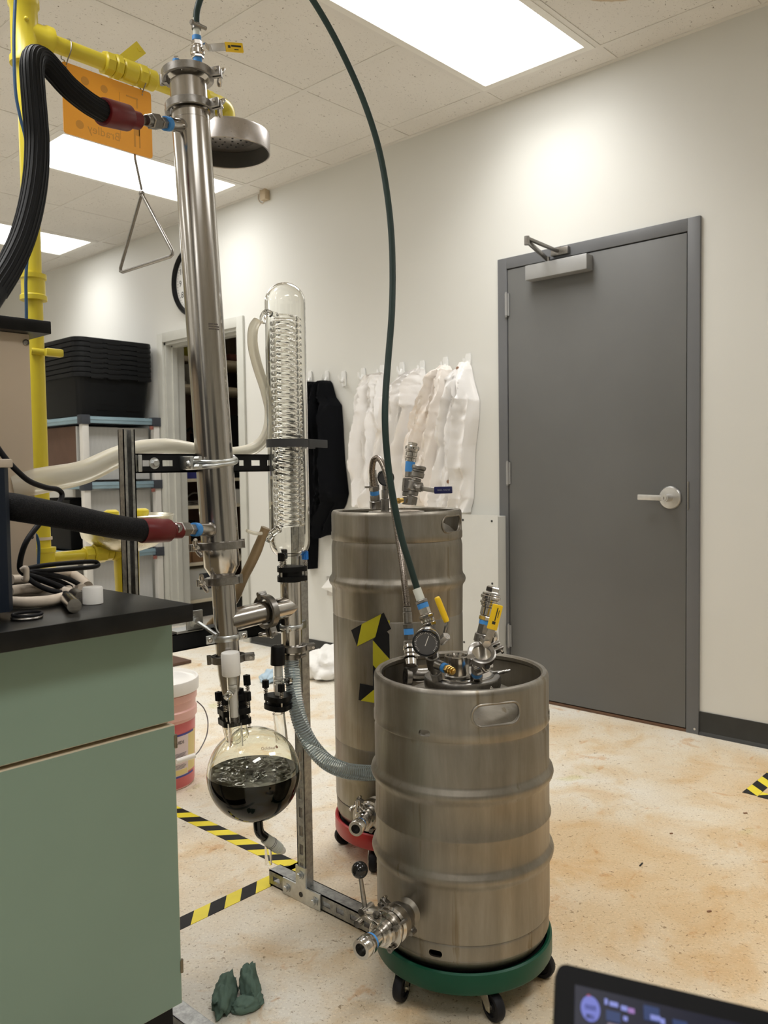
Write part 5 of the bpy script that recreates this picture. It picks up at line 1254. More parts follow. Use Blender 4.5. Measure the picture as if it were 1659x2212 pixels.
T2 = [[(-2.9564, 0.7197), (-2.6459, 0.7521), (-2.7417, 0.6858), (-3.0464, 0.6542)], [(-2.7783, 0.6762), (-2.5339, 0.6242), (-2.5390, 0.5532), (-2.7841, 0.6062)], [(-2.5593, 0.7342), (-2.5258, 0.7343), (-2.5266, 0.7238)], [(-2.7249, 0.5436), (-2.6210, 0.5421), (-2.6244, 0.4972), (-2.9944, 0.4994)]]
for p_ in T1: keg_patch(bk, kb, [p_], .196, .0012, 'hazard_black', 'tape_piece')
for p_ in T2: keg_patch(bk, kb, [p_], .196, .0016, 'keg_yellow', 'tape_piece')
def dolly(name, label, c, mat, a0):
    t = Thing(name, label, 'dolly', (*c, 0), 'round keg dollies')
    t.p('dolly_ring', MB().lathe([(0, .080), (.185, .080), (.187, .105), (.190, .112), (.196, .115), (.200, .112), (.2005, .106), (.2005, .074), (.197, .068), (.186, .070), (.182, .075), (0, .075)], (*c, 0), (0, 0, 1), 80), mat)
    t.p('deck_plate', MB().lathe([(0, .0805), (.184, .0805), (.184, .104), (0, .104)], (*c, 0), (0, 0, 1), 48), 'black')
    for q in range(5):
        a = a0+q*2*PI/5; p_ = V(c[0]+.158*math.cos(a), c[1]+.158*math.sin(a), 0); sw = a+[.3, -.5, .9, -.2, .6][q]; f = V(math.cos(sw), math.sin(sw), 0); s_ = V(-f.y, f.x, 0); wc = p_+f*.022+V(0, 0, .030)
        b_ = MB().cyl(p_+V(0, 0, .066), p_+V(0, 0, .075), .021, seg=20); b_.cyl(p_+V(0, 0, .056), p_+V(0, 0, .067), .017, .020, seg=20)
        for k in (-1, 1):
            b_.prism([(-.018, .058), (.020, .058), (.030, .040), (.029, .024), (.017, .024), (.004, .040)], p_+s_*k*.0135-s_*.001, f, (0, 0, 1), .002)
        b_.cyl(wc-s_*.017, wc+s_*.017, .0045, seg=10)
        o = t.p('castor_fork', b_, 'fork')
        w_ = MB().lathe([(0, -.008), (.010, -.008), (.011, -.006), (.019, -.006), (.020, -.010), (.0275, -.010), (.030, -.006), (.030, .006), (.0275, .010), (.020, .010), (.019, .006), (.011, .006), (.010, .008), (0, .008)], wc, s_, 28); t.p('castor_wheel', w_, 'rubber', o)
    return t
dolly('keg_dolly', 'green round dolly with castors under the front keg', (KFX, KFY), 'green_dolly', math.atan2(.994-KFY, 1.383-KFX))
dolly('keg_dolly', 'red round dolly with castors under the tall keg', (KBX, KBY), 'red_dolly', math.atan2(1.64-KBY, 1.70-KBX))

# ---- fittings on the front keg
t = fk; lc_ = V(KFX+.004, KFY-.002, 0); LZ0 = .664
t.p('lid_clamp', MB().lathe([(.070, LZ0), (.0855, LZ0), (.0865, LZ0+.004), (.0865, LZ0+.020), (.0845, LZ0+.024), (.079, LZ0+.026), (.070, LZ0+.024), (.070, LZ0)], lc_, (0, 0, 1), 64), 'clamp')
t.p('lid_plate', MB().lathe([(0, LZ0), (.0705, LZ0), (.0705, LZ0+.0275), (.067, LZ0+.029), (.060, LZ0+.027), (0, LZ0+.027)], lc_, (0, 0, 1), 64), 'steel')
LT = LZ0+.027
b_ = MB()
for px in (0, 1):
    q = V((1.4630, 1.0890, 0.6820)) if px == 0 else V((1.4797, 1.0687, 0.6820)); q2 = V((1.4708, 1.0773, 0.6680)) if px == 0 else V((1.4875, 1.0571, 0.6680))
    b_.bar(q, q2, .012, .008, (0, 0, 1), .002)
b_.cyl((1.4634, 1.0943, 0.6790), (1.4856, 1.0606, 0.6760), .0045, seg=10); t.p('clamp_bolt', b_, 'steel')
b_ = MB(); q = V(1.5622, 1.0892, 0.6900)
for k in range(3): b_.cyl(q+V(.007*k-.012, -.003*k, 0), q+V(.007*k, -.010-.003*k, .004), .0028, seg=8)
b_.bar(q+V(-.022, .012, 0), q+V(.006, -.004, 0), .010, .008, (0, 0, 1), .002); t.p('clamp_lever', b_, 'clamp')
# centre port
cp = V(1.4590, 1.1344, 0.6910)
t.p('port_ferrule', MB().lathe([(0, 0), (.0262, 0), (.0262, .030), (.0275, .033), (.0275, .042), (.0285, .046), (.0285, .050), (.024, .050), (.022, .040), (.022, .006), (0, .006)], cp, (0, 0, 1), 48), 'steel')
t.p('port_collar', MB().lathe([(.0262, 0), (.029, .001), (.029, .006), (.0262, .008), (.0262, 0)], cp, (0, 0, 1), 40), 'clamp')
# left hand stack: tee, brass relief valve, gauge, shut-off valve, hose connection
a0, a1, a2, a3, a4, a5 = V(1.4174, 1.1589, 0.6910), V(1.3727, 1.1333, 0.7430), V(1.3739, 1.1416, 0.7748), V(1.3780, 1.1481, 0.8237), V(1.3758, 1.1601, 0.8560), V(1.3735, 1.1721, 0.8855)
t.p('tee_body', MB().stack(a0, a2, [(0, .22, .0135, 6), (.22, .34, .011), (.34, .72, .0155), (.72, .84, .012, 6), (.84, 1, .0135)]), 'clamp')
bq0, bq1, bq2 = V(1.3714, 1.1195, 0.7372), V(1.3618, 1.0855, 0.7352), V(1.3558, 1.0624, 0.7339)
t.p('branch_fitting', MB().cyl(bq0, bq1-(bq1-bq0)*.35, .0115, seg=20), 'clamp'); t.p('sealing_tape', MB().cyl(bq1-(bq1-bq0)*.35, bq1-(bq1-bq0)*.1, .0105, seg=18), 'blue_tape')
t.p('relief_valve', MB().stack(bq1-(bq1-bq0)*.1, bq2, [(0, .3, .0095, 6), (.3, .42, .0075), (.42, .62, .0092, 16), (.62, .72, .007), (.72, .86, .0082, 16), (.86, 1, .0045)]), 'brass')
gc_ = V(1.3278, 1.1119, 0.7970); gd = (V(1.2066, 1.0302, 0.8108)-gc_); gd.z = -.02; gd.normalize()
go_ = t.p('gauge_case', MB().lathe([(0, -.017), (.024, -.017), (.0255, -.012), (.0275, .008), (.0290, .012), (.0290, .019), (.0262, .020), (.0255, .015), (0, .015)], gc_, gd, 48), 'black_gloss')
t.p('gauge_band', MB().lathe([(.0262, -.016), (.0268, -.014), (.0278, -.001), (.0272, .001)], gc_, gd, 48), 'steel', go_)
t.p('gauge_dial', MB().lathe([(0, .0152), (.0254, .0152), (.0254, .0158), (0, .0158)], gc_, gd, 40), 'gauge_face', go_)
gu = V(0, 0, 1).cross(gd).normalized(); gv = gd.cross(gu)
b_ = MB()
for q in range(31):
    a = math.radians(225-q*9); p_ = gc_+gd*.0160+(gu*math.cos(a)+gv*math.sin(a))*.0205; b_.bar(p_, p_+(gu*math.cos(a)+gv*math.sin(a))*(.004 if q % 3 == 0 else .002), .0008, .0004, gd)
t.p('dial_mark', b_, 'gauge_white', go_)['kind'] = 'stuff'
a = math.radians(70); t.p('gauge_needle', MB().bar(gc_+gd*.0163-(gu*math.cos(a)+gv*math.sin(a))*.006, gc_+gd*.0163+(gu*math.cos(a)+gv*math.sin(a))*.017, .0014, .0005, gd), 'gauge_white', go_)
t.p('gauge_stem', MB().cyl(gc_-gd*.012, a2, .008, seg=14), 'clamp')
t.p('ball_valve', MB().stack(a2, a3, [(0, .25, .0135, 6), (.25, .7, .0165), (.7, 1, .0145, 6)]), 'clamp')
t.p('union_nut', MB().stack(a3-(a4-a3)*.25, a4, [(0, .22, .0170, 8), (.24, .42, .0150), (.44, .62, .0168, 8), (.64, 1, .0120, 6)]), 'steel')
t.p('sealing_tape', MB().cyl(a4-(a5-a4)*.05, a4+(a5-a4)*.28, .0125, seg=22), 'blue_tape')
t.p('hex_adapter', MB().stack(a4+(a5-a4)*.28, a5, [(0, .35, .0135, 6), (.35, 1, .0088)]), 'clamp'); t.p('hose_ferrule', MB().cyl(a4+(a5-a4)*.55, a5+(a5-a4)*.35, .0096, seg=20), 'clear_end')
s0, s1, s2, s3 = V(1.3836, 1.1173, 0.7874), V(1.3833, 1.1106, 0.7933), V(1.3890, 1.1071, 0.8288), V(1.3772, 1.1235, 0.8804)
b_ = MB().cyl(a2+(a3-a2)*.4, s0, .0075, seg=14); b_.cyl(s0-(s1-s0)*.5, s1+(s1-s0)*1.2, .0095, seg=6); t.p('valve_stem', b_, 'steel')
t.p('valve_lever', MB().tube([s1, s1+V(.004, 0, .012), s2-V(.003, 0, .012), s2, s2+(s3-s2)*.25], .0042, 10, 4), 'clamp')
t.p('handle_sleeve', MB().tube([s2, s2+(s3-s2)*.15, s3-(s3-s2)*.15, s3, s3+(s3-s2)*.03], [.0058, .0068, .0068, .0058, .003], 12, 4), 'yellow_sleeve')
# right hand stack: elbow, tilted sight glass clamp, valve with yellow handle, camlock coupling
e0, e1 = V(1.4691, 1.0896, 0.6910), V(1.4410, 1.0660, 0.7325)
t.p('elbow_base', MB().stack(e0, e1, [(0, .35, .0135, 6), (.56, 1, .0125)]), 'clamp'); t.p('sealing_tape', MB().cyl(e0+(e1-e0)*.34, e0+(e1-e0)*.58, .0118, seg=20), 'blue_tape')
f0 = V(1.4376, 1.0475, 0.7319); f1 = V(1.4445, 1.0332, 0.7387)
b_ = MB().stack(e1-V(0, 0, .012), f1, [(0, .45, .0125), (.45, .62, .0145, 6), (.62, 1, .0095)]); t.p('elbow_fitting', b_, 'steel'); t.p('elbow_bore', MB().cyl(f0+V(-.006, -.0135, .004), f0+V(-.007, -.0165, .004), .006, seg=14), 'ink')
g0, ga = V(1.4401, 1.0540, 0.7575), V(-.42, -.46, .78).normalized()
t.p('sight_ferrule', MB().lathe([(0, -.030), (.0215, -.030), (.0215, -.006), (.0262, -.003), (.0262, .003), (.0225, .004), (.0225, .0015), (0, .0015)], g0, ga, 40), 'steel')
t.p('sight_glass', MB().lathe([(0, .0012), (.0222, .0012), (.0222, .0035), (0, .0042)], g0, ga, 40), 'glass')
triclamp(t, g0, ga, .0305, math.radians(205), .016)
h0, h1, h2, h3, h4 = V(1.4605, 1.0774, 0.7741), V(1.4653, 1.0743, 0.8022), V(1.4721, 1.0680, 0.8182), V(1.4801, 1.0622, 0.8583), V(1.4888, 1.0557, 0.8985)
t.p('ball_valve', MB().stack(h0-V(0, 0, .015), h2, [(0, .3, .0125), (.3, .62, .0155), (.62, 1, .0135, 6)]), 'clamp')
t.p('sealing_tape', MB().cyl(h2-(h3-h2)*.06, h2+(h3-h2)*.18, .0130, seg=20), 'blue_tape')
t.p('camlock_coupling', MB().stack(h2+(h3-h2)*.15, h4, [(0, .14, .0165, 6), (.14, .40, .0150), (.40, .47, .0175), (.47, .55, .0205), (.55, .62, .0180), (.62, .72, .0218), (.72, .78, .0195), (.82, .98, .0155, 6)]), 'steel')
j0, j1, j2 = V(1.4358, 1.0385, 0.7842), V(1.4370, 1.0246, 0.8144), V(1.4487, 1.0158, 0.8669)
b_ = MB().cyl(j0, h1-V(0, 0, .018), .008, seg=14); b_.cyl(j0-(h1-j0)*.10, j0+(h1-j0)*.1, .0095, seg=6); t.p('valve_stem', b_, 'steel')
vy = V(1, 1, 0).normalized()
t.p('lever_strap', MB().bar(j0-V(0, 0, .006), j1+(j2-j1)*.1, .016, .003, vy, .001), 'clamp')
hs_ = t.p('handle_sleeve', MB().bar(j1, j2, .0225, .0065, vy, .003), 'yellow_sleeve')
jd = (j2-j1).normalized(); 
for (a, bb, off, wd) in ((.22, .34, .0, .007), (.36, .88, .001, .0022), (.5, .8, .0052, .0014)):
    sx_ = vy.cross(jd).normalized(); jn = jd.cross(sx_).normalized(); jn = jn if jn.dot(V(-1, -1, 0)) > 0 else -jn
    b_ = MB().bar(j1+(j2-j1)*a+sx_*off+jn*.0034, j1+(j2-j1)*bb+sx_*off+jn*.0034, wd, .0004, jn); t.p('printed_mark', b_, 'ink', hs_)
# rear dip tube elbow that takes the braided hose
m0, m1, m2, m3 = V(1.5261, 1.3400, 0.8184), V(1.5246, 1.3350, 0.7735), V(1.5173, 1.3250, 0.7270), V(1.4928, 1.3000, 0.6840)
t.p('swivel_fitting', MB().stack(m0, m2, [(0, .12, .0100), (.12, .42, .0112), (.42, .56, .0130, 6), (.70, .84, .0125, 6), (.86, 1, .0145)]), 'clamp'); t.p('sealing_tape', MB().cyl(m0+(m2-m0)*.56, m0+(m2-m0)*.71, .0122, seg=20), 'blue_tape')
t.p('dip_tube_coupling', MB().stack(m2, m3, [(0, .2, .0165), (.22, .42, .0150), (.46, .62, .0168), (.66, 1, .0150)]), 'steel')
t.p('dip_tube_elbow', MB().tube([m3, m3+V(.004, -.004, -.018), m3+V(.03, -.024, -.020), m3+V(.07, -.05, -.02)], [.016, .016, .015, .014], 18, 5), 'clamp')
triclamp(t, m3+V(-.006, .006, -.024), V(.8, -.55, -.1), .024, 1.2, .014)

def drain_valve(t, k, e, lever):
    k, e = V(k), V(e); d_ = (e-k).normalized(); L = (e-k).length; f = lambda q: k+d_*L*q
    t.p('drain_port', MB().stack(k-d_*.012, f(.22), [(0, 1, .0215, 28)]), 'keg')
    t.p('weld_collar', MB().lathe([(.0215, 0), (.029, .001), (.030, .005), (.0215, .012)], k-d_*.004, d_, 32), 'keg')
    triclamp(t, f(.20), d_, .034, -.5, .014, size=1.0)
    t.p('valve_body', MB().stack(f(.24), f(.62), [(0, .40, .0375, 36), (.42, .60, .0335, 36), (.60, .70, .0395, 36), (.72, 1, .028, 36)]), 'steel')
    u, v, n_ = basis(d_)
    for q in range(4):
        a = q*PI/2+.5; p_ = f(.50)+(u*math.cos(a)+v*math.sin(a))*.036; b_ = MB().cyl(p_-d_*.03, p_+d_*.012, .0035, seg=10); b_.cyl(p_+d_*.006, p_+d_*.012, .0065, seg=6); t.p('valve_bolt', b_, 'clamp')
    t.p('outlet_nipple', MB().stack(f(.60), f(.80), [(0, .4, .021, 28), (.4, 1, .0165, 28)]), 'steel')
    t.p('sealing_tape', MB().cyl(f(.78), f(.815), .0172, seg=26), 'blue_tape')
    b_ = MB().lathe([(.0105, 0), (.0185, 0), (.0205, .004), (.0205, L*.07), (.0185, L*.075), (.0185, L*.09), (.0205, L*.095), (.0205, L*.17), (.019, L*.185), (.0125, L*.185), (.0125, L*.1), (.0105, L*.1), (.0105, 0)], f(.815), d_, 36); t.p('outlet_coupling', b_, 'steel')
    t.p('outlet_bore', MB().lathe([(0, L*.10), (.0126, L*.10), (.0126, L*.102), (0, L*.102)], f(.815), d_, 24), 'ink')
    if lever:
        q0, q1, q2 = V(lever[0]), V(lever[1]), V(lever[2])
        b_ = MB(); b_.bar(f(.42)+V(0, 0, .03), q0, .010, .022, d_, .002); b_.bar(f(.62)+V(0, 0, .02), q0+V(0, 0, -.006), .008, .012, d_, .002); b_.cyl(q0-d_*.022, q0+d_*.014, .0085, seg=16); b_.cyl(q0+d_*.014+V(0, 0, -.016), q0+d_*.03+V(0, 0, -.016), .0075, seg=14)
        o = t.p('lever_bracket', b_, 'steel'); t.p('lever_rod', MB().cyl(q0, q1, .0055, .0042, seg=16), 'clamp', o); t.p('ball_knob', MB().sphere(q2, .0172, 28), 'black_gloss', o)
    else:
        b_ = MB(); q0 = f(.55)+V(-.01, .0, .038); b_.bar(f(.5)+V(0, 0, .02), q0+V(-.012, .006, .004), .01, .016, d_, .002); b_.cyl(q0+V(-.012, .006, -.012), q0+V(-.012, .006, .018), .006, seg=12); t.p('lever_bracket', b_, 'steel')
kz = 0.2219
kp = (1.2911, 1.1411, 0.2219); ke = (1.1229, 1.1176, 0.2219)
drain_valve(fk, kp, ke, ((1.1976, 1.1766, 0.2502), (1.1938, 1.1859, 0.3227), (1.1936, 1.1868, 0.3332)))
kp2 = (1.6911, 1.6124, 0.1988); ke2 = (1.5455, 1.5499, 0.1988)
drain_valve(bk, kp2, ke2, None)

# ---- fittings on the tall keg
t = bk; lb_ = V(KBX, KBY, 0); z0_ = 1.012
t.p('lid_clamp', MB().lathe([(.060, z0_-.004), (.0855, z0_-.004), (.0865, z0_+.010), (.0845, z0_+.018), (.070, z0_+.018), (.060, z0_+.010), (.060, z0_-.004)], lb_, (0, 0, 1), 56), 'clamp')
t.p('lid_plate', MB().lathe([(0, z0_), (.071, z0_), (.071, z0_+.020), (0, z0_+.020)], lb_, (0, 0, 1), 48), 'steel')
zz = z0_+.018
n0, n1, n2 = V(1.8534, 1.7480, 1.0391), V(1.8386, 1.7371, 1.0764), V(1.8303, 1.7357, 1.1353)
t.p('swivel_fitting', MB().stack(n0, n2, [(0, .26, .0175, 8), (.26, .44, .0150, 6), (.56, .74, .0165, 6), (.74, .86, .0135), (.86, 1, .0120)]), 'clamp'); t.p('sealing_tape', MB().cyl(n0+(n2-n0)*.44, n0+(n2-n0)*.57, .0140, seg=20), 'blue_tape')
t.p('hose_ferrule', MB().cyl(n2-(n2-n0)*.02, n2+(n2-n0)*.22, .0112, seg=20), 'alu')
b_ = MB().bar(n0+(n2-n0)*.68+V(-.028, .01, 0), n0+(n2-n0)*.68+V(.0, 0, 0), .010, .006, (0, 0, 1), .001); t.p('clamp_ear', b_, 'clamp')
q0 = V(1.8990, 1.7497, 1.1329); qd = V(-.62, -.76, -.1).normalized()
go_ = t.p('gauge_case', MB().lathe([(0, -.02), (.022, -.02), (.0235, .010), (.0255, .014), (.0255, .019), (.0225, .0195), (.022, .015), (0, .015)], q0, qd, 40), 'black_gloss'); t.p('gauge_dial', MB().lathe([(0, .0152), (.022, .0152), (.022, .0158), (0, .0158)], q0, qd, 36), 'gauge_face', go_)
gu = V(0, 0, 1).cross(qd).normalized(); gv = qd.cross(gu); t.p('gauge_needle', MB().bar(q0+qd*.0163-(gu*.5+gv*.8)*.008, q0+qd*.0163+(gu*.5+gv*.8)*.015, .0014, .0005, qd), 'gauge_white', go_)
t.p('gauge_stem', MB().stack((q0.x+.01, q0.y+.012, zz), (q0.x+.01, q0.y+.012, q0.z-.010), [(0, .4, .013, 8), (.4, .7, .010), (.7, 1, .008)]), 'clamp')
r0, r1, r2, r3 = V(1.9698, 1.7259, 1.0462), V(1.9744, 1.7250, 1.1041), V(1.9821, 1.7211, 1.1649), V(1.9925, 1.7153, 1.2401)
t.p('riser_fitting', MB().stack(r0, r2, [(0, .20, .014), (.22, .34, .0165, 6), (.34, .70, .0185, 8), (.72, 1, .0135, 6)]), 'clamp'); t.p('sealing_tape', MB().cyl(r2-V(0, 0, .016), r2+(r3-r2)*.25, .0155, seg=20), 'blue_tape')
t.p('camlock_coupling', MB().stack(r2+(r3-r2)*.2, r3, [(0, .2, .0175), (.2, .24, .0195), (.26, .52, .0180), (.52, .58, .0200), (.60, .82, .0225), (.84, 1, .0155, 6)]), 'steel')
r4, r5, r6 = V(1.8880, 1.6377, 1.0508), V(1.8964, 1.6329, 1.1102), V(1.9112, 1.6210, 1.1666)
t.p('ball_valve', MB().stack(r4, r6, [(0, .22, .0165, 8), (.24, .36, .015), (.36, .60, .0235), (.60, .68, .016, 6), (.70, .84, .0205), (.84, .90, .0185), (.90, 1, .0215)]), 'clamp')
l0, l1, l2, l3 = V(1.8767, 1.5946, 1.1011), V(1.8774, 1.5791, 1.1011), V(1.8836, 1.5423, 1.0943), V(1.9035, 1.4914, 1.0954)
b_ = MB().cyl(r5, l0, .010, seg=14); b_.cyl(l0-(l1-l0)*.2, l0+(l1-l0)*.7, .012, seg=6); t.p('valve_stem', b_, 'clamp')
t.p('lever_strap', MB().bar(l0, l2, .003, .014, (0, 0, 1), .001), 'alu')
hs_ = t.p('handle_sleeve', MB().bar(l2, l3, .007, .0205, (0, 0, 1), .003), 'navy')
ld = (l3-l2).normalized(); text('BALL VALVE', .0072, l2+(l3-l2)*.52+V(-.0031, -.0031, 0), ld, (0, 0, 1), 'chrome_print', hs_, fk.org*0+bk.org, align='CENTER')
b_ = MB().stack((1.8556, 1.6735, 1.0612), (1.8746, 1.6532, 1.0650), [(0, .3, .007, 6), (.3, .6, .010, 6), (.6, 1, .007)]); t.p('relief_valve', b_, 'brass')

# ================================================================== counter, cabinet and what stands on it
CX1, CYF, CZ = .858, 1.262, .920
one('countertop', MB().bx(-.6, CX1, CYF, 2.75, CZ-.032, CZ, .003), 'counter', 'black epoxy countertop lying on the green cabinet', 'countertop', (0, 2, CZ-.032))
CBX = .8535
t = Thing('lab_cabinet', 'sage green lab cabinet with a wide drawer over a door', 'cabinet', (.3, 1.34, 0))
t.p('carcass', MB().bx(-.05, CBX-.002, 1.345, 2.70, .158, CZ-.032), 'cab_body', flat=True)
t.p('toe_kick', MB().bx(-.05, CBX-.004, 1.352, 2.70, 0, .158), 'black', flat=True)
zd0, zd1, zt1 = 0.6968, 0.6923, .879
def front(name, x0, x1, z0, z1):
    o = t.p(name, MB().bx(x0, x1, 1.325, 1.345, z0, z1, .001), 'cab_edge')
    t.p('laminate_face', MB().bx(x0+.0015, x1-.0015, 1.3238, 1.3252, z0+.0015, z1-.0015), 'cab', o, flat=True); return o
front('drawer_front', .25, CBX, zd0, zt1); dr_ = front('cabinet_door', .25, CBX, .1586, zd1-.003)
front('drawer_front', -.05, .247, zd0, zt1); front('cabinet_door', -.05, .247, .1586, zd1-.003)
for zc in (0.6576, 0.2293):
    b_ = MB().cyl((CBX+.001, 1.3255, zc-.0125), (CBX+.001, 1.3255, zc+.0125), .0034, seg=14); b_.bx(CBX-.003, CBX+.001, 1.3228, 1.3242, zc-.011, zc+.011); t.p('hinge', b_, 'hinge_brass')
# chiller
CHX, CHY = 0.5888, 1.3676; chz = 1.1663
t = Thing('chiller', 'dark blue chiller with a beige top edge, standing at the front of the counter', 'chiller', (CHX-.15, CHY+.15, CZ))
b_ = MB().prism([(CHX-.30, CHY), (CHX-.012, CHY), (CHX, CHY+.014), (CHX, CHY+.34), (CHX-.30, CHY+.34)], (0, 0, CZ+.012), (1, 0, 0), (0, 1, 0), chz-CZ-.012); t.p('chiller_body', b_, 'chiller', flat=True)
t.p('edge_trim', MB().bx(CHX-.302, CHX+.002, CHY-.003, CHY+.342, chz, chz+.014, .004), 'beige_trim')
for x, y in ((CHX-.03, CHY+.03), (CHX-.27, CHY+.03), (CHX-.03, CHY+.31), (CHX-.27, CHY+.31)): t.p('rubber_foot', MB().cyl((x, y, CZ), (x, y, CZ+.013), .014), 'rubber')
# beige machine with black top
BX1, BY0 = 0.8238, 1.80; bz = 1.4593
t = Thing('beige_machine', 'tall beige machine cabinet with a black overhanging top, at the back of the counter', 'machine', (BX1-.2, BY0+.2, CZ))
t.p('machine_body', MB().bx(BX1-.55, BX1, BY0, BY0+.42, CZ, bz, .004), 'beige'); t.p('machine_lid', MB().bx(BX1-.60, BX1+.035, BY0-.03, BY0+.45, bz, bz+.028, .003), 'counter')
q = V(0.8153, 1.8000, 1.4403); b_ = MB().lathe([(0, 0), (.007, 0), (.007, .002), (.005, .003), (.004, .001), (0, .001)], (q.x, BY0, q.z), (0, -1, 0), 18); t.p('cover_screw', b_, 'clamp')
q = V(0.8176, 1.8000, 1.0192); t.p('screw_hole', MB().cyl((q.x-.004, BY0-.0006, q.z), (q.x-.004, BY0+.001, q.z), .004, seg=12), 'ink')
# black mains cord: over the chiller, down to a tied bundle
t = Thing('mains_cable', 'thick black mains cable falling past the chiller into a tied bundle on the counter', 'cable', (0.6901, 1.5533, 0.9250))
cr = .0046
t.p('cord_run', MB().tube([(0.6188, 1.5000, 1.2086), (0.6356, 1.5000, 1.1843), (0.6561, 1.5000, 1.1611), (0.6872, 1.5200, 1.1423), (0.7314, 1.5500, 1.1301), (0.7629, 1.5700, 1.1257), (0.7768, 1.5800, 1.1153), (0.7658, 1.5700, 1.1004), (0.7390, 1.5500, 1.0858), (0.7036, 1.5300, 1.0601), (0.6773, 1.5200, 1.0339), (0.6661, 1.5200, 1.0075), (0.6628, 1.5200, 0.9841), (0.6700, 1.5200, 0.9732)], .0052, 12, 6), 'rubber')
LP = [[(0.6725, 1.5250, 0.9811), (0.7126, 1.5400, 0.9832), (0.7774, 1.5600, 0.9813), (0.8345, 1.5800, 0.9777), (0.8501, 1.5850, 0.9722), (0.8385, 1.5750, 0.9673), (0.7721, 1.5500, 0.9707), (0.7121, 1.5300, 0.9743), (0.6741, 1.5250, 0.9775)],
 [(0.6701, 1.5200, 0.9766), (0.7119, 1.5300, 0.9691), (0.7596, 1.5450, 0.9551), (0.7925, 1.5550, 0.9381), (0.8102, 1.5600, 0.9228), (0.7945, 1.5450, 0.9214), (0.7540, 1.5350, 0.9351), (0.7134, 1.5250, 0.9527), (0.6734, 1.5200, 0.9728)],
 [(0.6678, 1.5150, 0.9738), (0.6916, 1.5150, 0.9654), (0.7288, 1.5200, 0.9480), (0.7653, 1.5300, 0.9306), (0.7932, 1.5350, 0.9224), (0.7648, 1.5200, 0.9262), (0.7191, 1.5100, 0.9368), (0.6865, 1.5050, 0.9530), (0.6672, 1.5100, 0.9708)],
 [(0.6745, 1.5300, 0.9737), (0.7143, 1.5450, 0.9634), (0.7574, 1.5600, 0.9470), (0.7950, 1.5700, 0.9246)]]
for l_ in LP: t.p('cord_loop', MB().tube(l_, cr, 10, 6), 'rubber')
b_ = MB().tube([(0.6586, 1.5050, 0.9821), (0.6641, 1.5000, 0.9853), (0.6645, 1.4980, 0.9753), (0.6642, 1.5000, 0.9651), (0.6636, 1.5100, 0.9661)], [.005, .006, .005, .0055, .004], 10, 4); t.p('cord_tie', b_, 'cream_hose')
# cream insulated hose coil with steel end fitting
t = Thing('cream_hose', 'coil of cream insulated hose with steel end caps lying on the counter', 'hose', (0.6952, 1.5075, 0.9200))
for l_ in ([(0.6259, 1.4834, 0.9310), (0.6443, 1.4508, 0.9310), (0.6802, 1.4384, 0.9310), (0.7185, 1.4602, 0.9310)], [(0.6416, 1.5189, 0.9450), (0.6947, 1.5428, 0.9420), (0.7403, 1.5447, 0.9340), (0.7454, 1.4817, 0.9310)],
           [(0.6689, 1.5841, 0.9300), (0.7021, 1.5599, 0.9300), (0.7357, 1.5355, 0.9300), (0.7677, 1.5442, 0.9300)], [(0.7073, 1.6617, 0.9480), (0.7606, 1.6666, 0.9420), (0.7904, 1.6086, 0.9340), (0.7932, 1.5419, 0.9300)],
           [(0.7221, 1.6220, 0.9550), (0.7869, 1.6599, 0.9550), (0.8434, 1.6939, 0.9450), (0.8473, 1.6518, 0.9340), (0.8204, 1.5715, 0.9300)]):
    t.p('hose_strand', MB().tube(l_, .0098, 14, 6), 'cream_hose')
g0, g1, g2 = V(0.7180, 1.4609, 0.9310), V(0.6910, 1.3879, 0.9320), V(0.6915, 1.3622, 0.9320)
t.p('black_collar', MB().cyl(g0, g0+(g1-g0)*.5, .0108, seg=20), 'black'); t.p('steel_end', MB().cyl(g0+(g1-g0)*.45, g0+(g1-g0)*1.75, .0118, seg=24), 'steel')
g0, g1 = V(0.7421, 1.4749, 0.9320), V(0.7312, 1.4326, 0.9320); t.p('steel_end', MB().cyl(g0, g0+(g1-g0)*1.3, .0112, seg=24), 'clamp')
q = V(0.7441, 1.4086, 0.9200); one('cap', MB().lathe([(0, 0), (.0168, 0), (.0178, .001), (.0178, .029), (.0162, .031), (0, .031)], q, (0, 0, 1), 36), 'ptfe', 'loose white plastic stopper standing on the black counter beside the hose end', 'cap', q)  # a loose white cap left on the counter
q = V(0.5971, 1.3501, 0.9200); t = Thing('gasket_ring', 'two black and steel gasket rings lying at the counter edge by the chiller', 'gasket', q)
for dz, dx, m_ in ((.0025, 0, 'clamp'), (.0072, .002, 'rubber')): t.p('ring', MB().lathe([(.0225+.0025*math.cos(a), dz+.0025*math.sin(a)) for a in [i*PI/5 for i in range(11)]], q+V(dx, dx, 0), (0, 0, 1), 36), m_)

# ================================================================== on the floor
bc_ = V(1.679, 2.7275, 0)
t = Thing('pail', 'translucent pink pail with a white lid and a printed label, behind the cabinet', 'pail', bc_)
t.p('pail_wall', MB().lathe([(0, .0), (.128, 0), (.133, .006), (.142, .255), (.149, .258), (.149, .285), (.144, .290), (.145, .318), (.150, .322), (.150, .345), (.145, .35), (.146, .375), (0, .375)], bc_, (0, 0, 1), 64), 'pink_pail')
t.p('fluid', MB().lathe([(.1331, .007), (.1336, .010), (.1420, .243), (.1415, .246)], bc_, (0, 0, 1), 64), 'pink_fluid')
t.p('pail_lid', MB().lathe([(0, .392), (.120, .392), (.128, .386), (.146, .386), (.150, .396), (.156, .396), (.158, .390), (.157, .352), (.154, .350), (.1465, .352), (.1465, .374), (0, .376)], bc_, (0, 0, 1), 64), 'pail_lid')
def rl_(z, o=.0012): return .1331+(z-.007)*(.0089/.236)+o
